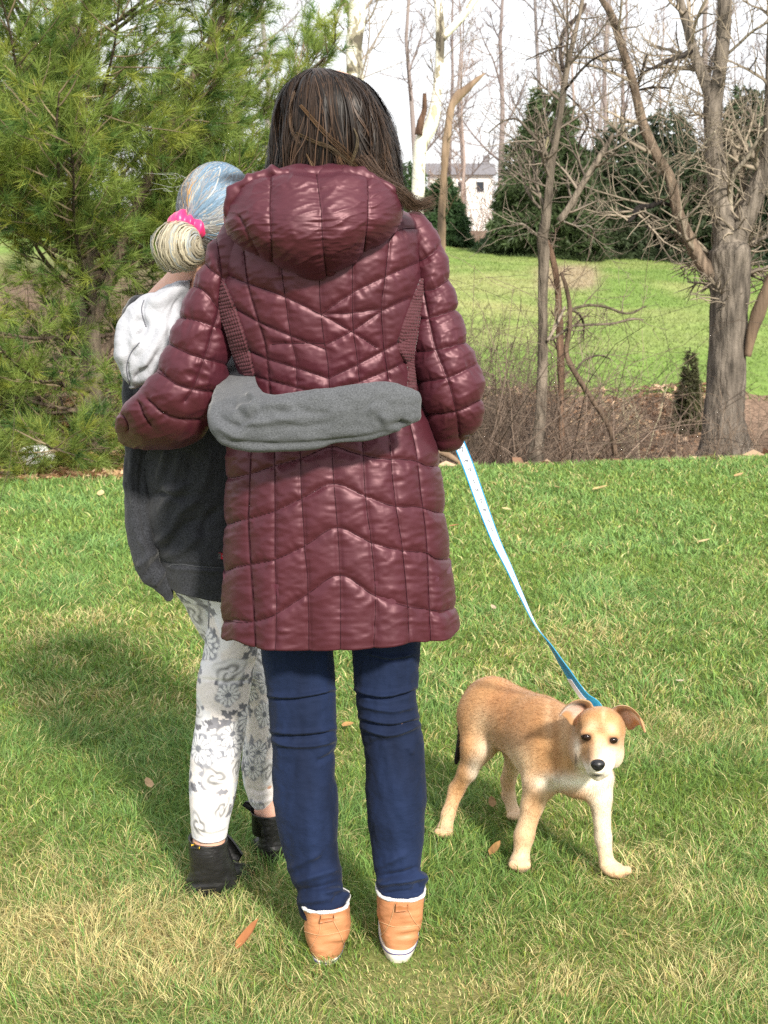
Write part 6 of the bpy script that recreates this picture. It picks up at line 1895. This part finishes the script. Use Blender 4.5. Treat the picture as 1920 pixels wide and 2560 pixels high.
def dog_col(V, N=None):
    x, y = dogpx(V)
    def g(cx, cy, rx, ry, p=2): return np.exp(-(np.abs((x - cx) / rx) ** p + np.abs((y - cy) / ry) ** p))
    c = np.broadcast_to(TAN, V.shape).copy()
    def mix(w, col):
        nonlocal c
        w = np.clip(w, 0, 1)[:, None]; c = c * (1 - w) + A(col) * w
    nz = fbm(V * 22, 3, 2); nf = vn(V * 90, 5)
    mix(.85 * g(640, 300, 260, 150) + .5 * nz * g(640, 330, 320, 220), BROWN_)
    mix(.55 * g(700, 500, 110, 130), BROWN_ * .8)
    mix(.55 * g(420, 420, 70, 120), CREAM)
    mix(.5 * g(455, 590, 60, 90) + .75 * g(380, 720, 45, 90), WHITE_)
    mix(.6 * g(190, 1050, 110, 200), CREAM)
    mix(.9 * g(650, 700, 110, 150) + .9 * g(620, 950, 100, 150), CREAM * 1.05)
    mix(.6 * g(620, 820, 40, 60), TAN)
    mix(.45 * g(860, 420, 30, 130) + .35 * g(960, 480, 40, 160), CREAM)
    mix(.5 * g(905, 520, 22, 150), BROWN_)
    mix(.55 * g(840, 560, 60, 200), TAN * 1.15)
    mix(g(1060, 790, 230, 60) + .9 * g(1210, 800, 80, 90) + .7 * g(860, 810, 90, 50), WHITE_)
    mix(.9 * g(1205, 1000, 95, 330, 4), WHITE_ * A([1, .95, .88]))
    mix(.8 * g(840, 950, 40, 140), CREAM)
    mix(.55 * g(690, 1100, 110, 150) + .85 * g(680, 1290, 120, 90), CREAM)
    mix(.85 * g(1290, 1330, 150, 90), CREAM * 1.05)
    head = (V[:, 1] < 3.105) & (y < 800)
    h = head.astype(float)
    mix(.75 * h * g(1190, 350, 130, 60), TAN * .98)
    mix(.55 * h * g(1195, 440, 30, 60), A([.42, .2, .08]))
    mix(.45 * h * g(1215, 360, 14, 50), CREAM)
    mix(.5 * h * g(1045, 440, 40, 70), A([.33, .19, .11]))
    mix(h * (.85 * g(1140, 430, 40, 34) + .85 * g(1262, 440, 42, 34)), CREAM)
    mix(h * (.75 * g(1180, 560, 40, 90)), CREAM)
    mix(h * .7 * g(1290, 620, 70, 90), CREAM * 1.08)
    mix(h * (.45 * g(1300, 640, 60, 80) + g(1190, 730, 110, 60, 4) + .55 * g(1235, 640, 60, 80) + .85 * g(1045, 570, 28, 70) + .8 * g(1080, 690, 45, 55)), WHITE_)
    mix(h * .7 * g(1105, 600, 36, 70), TAN * 1.05)
    mix(h * (.8 * g(1107, 505, 46, 40, 4) + .8 * g(1277, 523, 43, 38, 4)), A([.30, .16, .08]))
    mix(h * (.9 * g(1107, 502, 31, 25, 4) + .9 * g(1277, 521, 29, 24, 4)), A([.03, .02, .015]))
    mix(h * (1.0 * g(1176, 747, 48, 9) + .8 * g(1036, 640, 9, 40)), A([.03, .02, .02]))
    for (cx, cy, w) in [(672, 1340, 33), (180, 1128, 27), (1320, 1370, 38), (638, 1022, 24)]:
        for o in (-1, 0, 1):
            mix(.5 * g(cx + o * w, cy + 14, 5, 26), A([.3, .18, .1]))
    tip = (V[:, 1] > 3.47) & (x < 300) & (y > 420)
    mix(tip * 1.0, A([.02, .016, .014]))
    c = c * (1 + .10 * nz[:, None] + .10 * nf[:, None])
    return np.clip(c, .01, .88)
m_fur = mat('fur', attr=True, rough=.85, spec=.15, bump=[(260, .5, .003), (70, .25, .005)], sheen=.25)
m_furhair = mat('fur_hair', attr=True, rough=.8, spec=.15, transl=.2)
dbase = A([.31, 3.28, 0])

# ears: thin folded flaps with their own thickness, joined to the body mesh
def ear(st, push, seed):
    rows = [A([D(*p) for p in r]) for r in st]
    n, m = 26, 15
    Rr = np.stack([resample(r, m) for r in rows])           # stations x across
    Gg = np.stack([resample(Rr[:, j], n) for j in range(m)], 1)
    s = np.linspace(0, 1, m); t = np.linspace(0, 1, n)
    nrm = np.cross(np.gradient(Gg, axis=1), np.gradient(Gg, axis=0)); nrm /= np.maximum(np.linalg.norm(nrm, axis=-1), 1e-9)[..., None]
    th = .0042 * (np.sin(np.clip(s, .03, .97) * math.pi) ** .4)[None] * (1 - .55 * t)[:, None]
    a = Gg + nrm * th[..., None] / 2; b = Gg - nrm * th[..., None] / 2
    V = np.concatenate([a.reshape(-1, 3), b.reshape(-1, 3)])
    q = gridfaces(n, m, False)
    e = np.r_[np.arange(m), np.arange(1, n) * m + m - 1, (n - 1) * m + np.arange(m - 2, -1, -1), np.arange(n - 2, 0, -1) * m]; e2 = np.roll(e, -1)
    Q = np.concatenate([q, q + n * m, np.stack([e, e2, e2 + n * m, e + n * m], -1)])
    S, Tt = np.meshgrid(s, t)
    return V, Q, np.tile(S.ravel(), 2), np.tile(Tt.ravel(), 2)
# rows run from the upper (folded, camera side) edge across the hollow to the lower edge; rows go from the head to the tip
earL = [[(1150, 312, 3.045), (1105, 335, 3.075), (1060, 390, 3.075), (1035, 425, 3.055)],
        [(1120, 272, 3.030), (1085, 310, 3.078), (1030, 370, 3.078), (1010, 415, 3.050)],
        [(1058, 262, 3.020), (1045, 300, 3.070), (1005, 350, 3.070), (985, 385, 3.045)],
        [(1000, 285, 3.012), (990, 305, 3.050), (965, 335, 3.050), (950, 362, 3.030)],
        [(955, 325, 3.008), (948, 340, 3.022), (938, 358, 3.022), (932, 372, 3.015)],
        [(928, 385, 3.006), (926, 390, 3.008), (924, 394, 3.008), (922, 398, 3.006)]]
earR = [[(1272, 318, 3.045), (1310, 345, 3.075), (1350, 410, 3.075), (1372, 450, 3.055)],
        [(1320, 297, 3.030), (1345, 335, 3.078), (1385, 400, 3.078), (1400, 448, 3.048)],
        [(1380, 306, 3.018), (1385, 345, 3.068), (1412, 395, 3.065), (1422, 428, 3.040)],
        [(1430, 345, 3.010), (1428, 372, 3.042), (1440, 402, 3.042), (1446, 420, 3.026)],
        [(1466, 400, 3.006), (1462, 412, 3.016), (1464, 430, 3.016), (1462, 442, 3.010)],
        [(1484, 462, 3.004), (1481, 466, 3.006), (1478, 468, 3.006), (1475, 470, 3.004)]]
def grow_ear(E, cx, cy, k):
    return [[(cx + (x - cx) * k, cy + (y - cy) * k, Y - (.016 if i in (1, 2) else 0)) for i, (x, y, Y) in enumerate(r)] for r in E]
earL, earR = grow_ear(earL, 1095, 370, 1.06), grow_ear(earR, 1320, 385, 1.04)
ep, ec = [], []
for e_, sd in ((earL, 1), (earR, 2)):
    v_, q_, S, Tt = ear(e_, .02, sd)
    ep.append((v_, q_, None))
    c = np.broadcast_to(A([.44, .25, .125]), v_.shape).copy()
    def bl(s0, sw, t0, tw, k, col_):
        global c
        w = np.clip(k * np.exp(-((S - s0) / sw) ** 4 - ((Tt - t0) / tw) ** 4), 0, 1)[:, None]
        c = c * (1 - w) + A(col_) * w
    bl(.0, .16, .12, .3, .75, (.64, .45, .27))            # pale ridge of the fold by the head
    bl(.62, .2, .4, .36, 1, (.72, .52, .44))              # pink skin of the hollow
    bl(.36, .09, .22, .28, .95 if sd == 1 else .45, (.07, .038, .028))        # dark inner skin plus a shadow line painted under the fold
    bl(.42, .09, .55, .16, .9, (.78, .68, .58))           # pale hairs inside
    bl(.86, .12, .45, .2, .8, (.50, .25, .10))
    if sd == 1: bl(.1, .3, .95, .38, .75, (.14, .09, .07))
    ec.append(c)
dc = dog_col(V)
bV, bQ = V, Q
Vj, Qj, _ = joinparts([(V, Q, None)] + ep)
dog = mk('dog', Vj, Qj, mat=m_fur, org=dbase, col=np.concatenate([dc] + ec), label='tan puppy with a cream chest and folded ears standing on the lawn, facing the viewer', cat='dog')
dog_bvh = bvh_of(bV, bQ)

# short coat of fur
Tr = np.concatenate([Q[:, [0, 1, 2]], Q[:, [0, 2, 3]]])
ar = np.linalg.norm(np.cross(V[Tr[:, 1]] - V[Tr[:, 0]], V[Tr[:, 2]] - V[Tr[:, 0]]), axis=1)
nf = 46000
fi = rng.choice(len(Tr), nf, p=ar / ar.sum())
r1, r2 = rng.random(nf), rng.random(nf); fl = r1 + r2 > 1; r1[fl] = 1 - r1[fl]; r2[fl] = 1 - r2[fl]
w = np.stack([1 - r1 - r2, r1, r2], -1)
pb = (V[Tr[fi]] * w[..., None]).sum(1); nb_ = (N[Tr[fi]] * w[..., None]).sum(1); nb_ /= np.linalg.norm(nb_, axis=1)[:, None]
px, py = dogpx(pb)
headm = (pb[:, 1] < 3.10) & (py < 790)
flow = np.broadcast_to(A([-.5, .75, -.35]), pb.shape).copy()
low = (py > 760) | ((px < 480) & (py > 560)) | ((px < 760) & (px > 540) & (py > 600))
flow[low] = A([0, .15, -1])
hcD = D(1182, 640, 2.95)
rd = pb - hcD; rd /= np.maximum(np.linalg.norm(rd, axis=1), 1e-6)[:, None]
flow[headm] = rd[headm]
chest = (~headm) & (px > 860) & (py < 860) & (py > 560)
flow[chest] = A([-.1, 0, -1])
tg = flow - nb_ * (flow * nb_).sum(1)[:, None]
tg += rng.normal(size=tg.shape) * .22
tg /= np.maximum(np.linalg.norm(tg, axis=1), 1e-6)[:, None]
ln = rng.uniform(.006, .011, nf) * np.where(headm, .55, 1) * np.where(chest, 1.3, 1) * np.where(py > 1000, .6, 1)
eye_d = np.minimum(np.hypot(px - 1107, py - 502), np.hypot(px - 1277, py - 522)); nose_d = np.hypot(px - 1180, py - 690)
keep = ~(headm & ((eye_d < 42) | (nose_d < 60)))
pb, nb_, tg, ln, headm = pb[keep], nb_[keep], tg[keep], ln[keep], headm[keep]
d1 = tg * .97 + nb_ * .17; d2 = tg * .99 + nb_ * .05
sd_ = np.cross(tg, nb_); 
wd = .00024
m1 = pb + d1 * (ln * .5)[:, None]; e_ = m1 + d2 * (ln * .5)[:, None]
b0 = pb - nb_ * .0008
Vf = np.stack([b0 - sd_ * wd, b0 + sd_ * wd, m1 + sd_ * wd * .8, m1 - sd_ * wd * .8, e_], 1)
bi = np.arange(len(pb))[:, None] * 5
fc_ = dog_col(pb) * rng.uniform(.9, 1.12, (len(pb), 1))
mk('fur', Vf.reshape(-1, 3), bi + A([0, 1, 2, 3]).astype(int), bi + A([3, 2, 4]).astype(int), m_furhair, parent=dog, col=np.clip(np.repeat(fc_, 5, 0), .01, .9), normals=np.repeat(nb_ * .93 + d1 * .0 + rng.normal(size=nb_.shape) * .09, 5, 0), kind='stuff')

# eyes and nose
m_eye = mat('eye', (.016, .009, .006), .08, .3)
m_nose = mat('wet_nose', (.012, .012, .014), .34, .5, bump=(260, .5, .001))
def ball(c, r, n=24, m=32, deform=None):
    ph, th = np.meshgrid(np.linspace(.01, math.pi - .01, n), np.linspace(0, 2 * math.pi, m, endpoint=False), indexing='ij')
    E = np.stack([np.sin(ph) * np.cos(th), np.sin(ph) * np.sin(th), np.cos(ph)], -1)
    G = E * A(r)
    if deform is not None: G = deform(G, E)
    return grid_mesh(G + c)
for (x, y, r) in [(1107, 502, .0108), (1277, 522, .0100)]:
    u, v = cD([(x, y)])[0]
    p, nn = hit(dog_bvh, u, v)
    V_, Q_, T_ = ball(p + A([0, r * .55, 0]), (r * 1.06, r, r * .84))
    mk('eye', V_, Q_, T_, m_eye, parent=dog)
u, v = cD([(1179, 686)])[0]
p, nn = hit(dog_bvh, u, v)
def nosef(G, E):
    G = G.copy()
    G[..., 0] *= 1 + .22 * E[..., 2]
    G[..., 1] += .0035 * np.exp(-(((np.abs(E[..., 0]) - .5) / .2) ** 2 + ((E[..., 2] + .15) / .25) ** 2)) * (E[..., 1] < 0)
    return G
V_, Q_, T_ = ball(p + A([0, .001, .001]), (.0142, .0115, .0122), deform=nosef)
mk('nose', V_, Q_, T_, m_nose, parent=dog)

# ------------------------------------------------------------------ the leash
m_leash = mat('leash_webbing', attr=True, rough=.55, spec=.4, bump=(700, .3, .001))
path = [((40, -130), 3.04), ((127, 108), 3.06), ((205, 300), 3.065), ((300, 565), 3.07), ((415, 865), 3.08), ((510, 1065), 3.09), ((608, 1280), 3.10), ((712, 1495), 3.115), ((820, 1645), 3.13), ((922, 1805), 3.15), ((1072, 2025), 3.175), ((1160, 2096), 3.195), ((1190, 2140), 3.2)]
pts = resample(A([P(*cZ([p])[0], y) for p, y in path]), 160)
T_ = np.gradient(pts, axis=0); T_ /= np.linalg.norm(T_, axis=1)[:, None]
k = np.linspace(0, 1, 160)
phi = np.radians(np.interp(k, [0, .25, .5, .66, .72, .82, .95, 1], [12, 25, 62, 84, 100, 122, 140, 145]))
view = pts - A([0, 0, CAM_H]); view /= np.linalg.norm(view, axis=1)[:, None]
sidev = np.cross(T_, view); sidev /= np.linalg.norm(sidev, axis=1)[:, None]
sidev *= np.sign(sidev[:, :1].mean())
dep = np.cross(sidev, T_); dep *= np.sign((dep * view).sum(1).mean())
wv = sidev * np.cos(phi)[:, None] + dep * np.sin(phi)[:, None]
nv = -sidev * np.sin(phi)[:, None] + dep * np.cos(phi)[:, None]   # away from the viewer at the top
HWD = .0122
ss = np.array([-1, -.8, -.79, 0, .79, .8, 1])
fr_ = pts[:, None] + wv[:, None] * (ss * HWD)[None, :, None] - nv[:, None] * .0008
bk_ = pts[:, None] + wv[:, None] * (ss * HWD)[None, :, None] + nv[:, None] * .0008
ring = np.concatenate([fr_, bk_[:, ::-1]], 1)
BLUE = A([.015, .27, .58])
cf = np.where((np.abs(ss) > .795)[:, None], BLUE, A([.66, .74, .79]))
cb = np.where((np.abs(ss) > .7)[:, None], A([.05, .42, .72]), BLUE)
Vl, Ql, Tl = grid_mesh(ring)
cl = np.concatenate([np.tile(np.concatenate([cf, cb[::-1]]), (160, 1)), A([BLUE, BLUE])])
leash = mk('leash', Vl, Ql, Tl, m_leash, org=pts[0], smooth=False, col=cl, label='flat blue and white webbing leash running from the maroon sleeve down to the puppy', cat='leash')
m_mark = mat('grey_print', (.16, .18, .24), .7)
sr = np.random.default_rng(5)
GL = [[(-.5, .3), (.0, .5), (.45, .4), (.1, -.1), (.05, -.5)], [(-.5, .0), (-.1, .35), (.0, -.1), (.35, .3), (.3, -.4)], [(-.4, .2), (.3, .3), (.1, -.1), (.4, -.4)], [(0, .5), (.05, -.5)], [(-.4, .4), (0, 0), (.4, .3), (.1, -.5)]]
mp_, cum = [], np.linspace(.13, .50, 14)
for i, kk in enumerate(cum):
    j = int(kk * 159)
    fade = 1 if i < 9 else .6
    g = A(GL[i % 5 if i < 8 else 3])
    g = resample(np.c_[g, np.zeros(len(g))], 10)[:, :2]
    q = pts[j] + wv[j] * (g[:, :1] * .0085 * fade) + T_[j] * (-g[:, 1:] * .009 * fade) - nv[j] * .0012
    mp_.append(q)
for q in mp_:
    V_, Q_ = tubes(q[None], np.full((1, 10), .0010), 4)
    mk('print_mark', V_, Q_, mat=m_mark, parent=leash)
# stitched white label and clip at the dog's end
j0, j1 = 136, 150
sl_ = slice(j0, j1)
lab_ = pts[sl_, None] + wv[sl_, None] * (np.linspace(.1, 1.02, 5) * HWD)[None, :, None] * np.sign(np.cos(phi[140])) * -1 + nv[sl_, None] * .0013
lab2 = lab_ + nv[sl_, None] * .0008
n_ = j1 - j0
Vq = np.concatenate([lab_.reshape(-1, 3), lab2.reshape(-1, 3)])
q = gridfaces(n_, 5, False)
e = np.r_[np.arange(5), np.arange(1, n_) * 5 + 4, (n_ - 1) * 5 + np.arange(3, -1, -1), np.arange(n_ - 2, 0, -1) * 5]; e2 = np.roll(e, -1)
mk('label', Vq, np.concatenate([q, q + n_ * 5, np.stack([e, e2, e2 + n_ * 5, e + n_ * 5], -1)]), mat=mat('white_label', (.75, .76, .8), .6), parent=leash, smooth=False)
m_steel = mat('steel', (.5, .5, .52), .3, .5, metal=1)
tt = np.linspace(0, 2 * math.pi, 30)
rc = pts[-1] + A([0, .0, -.006])
ringp = rc + np.stack([.008 * np.cos(tt), 0 * tt, .012 * np.sin(tt)], -1)
V_, Q_ = tubes(ringp[None], np.full((1, 30), .0018), 8)
mk('clip', V_, Q_, mat=m_steel, parent=leash)
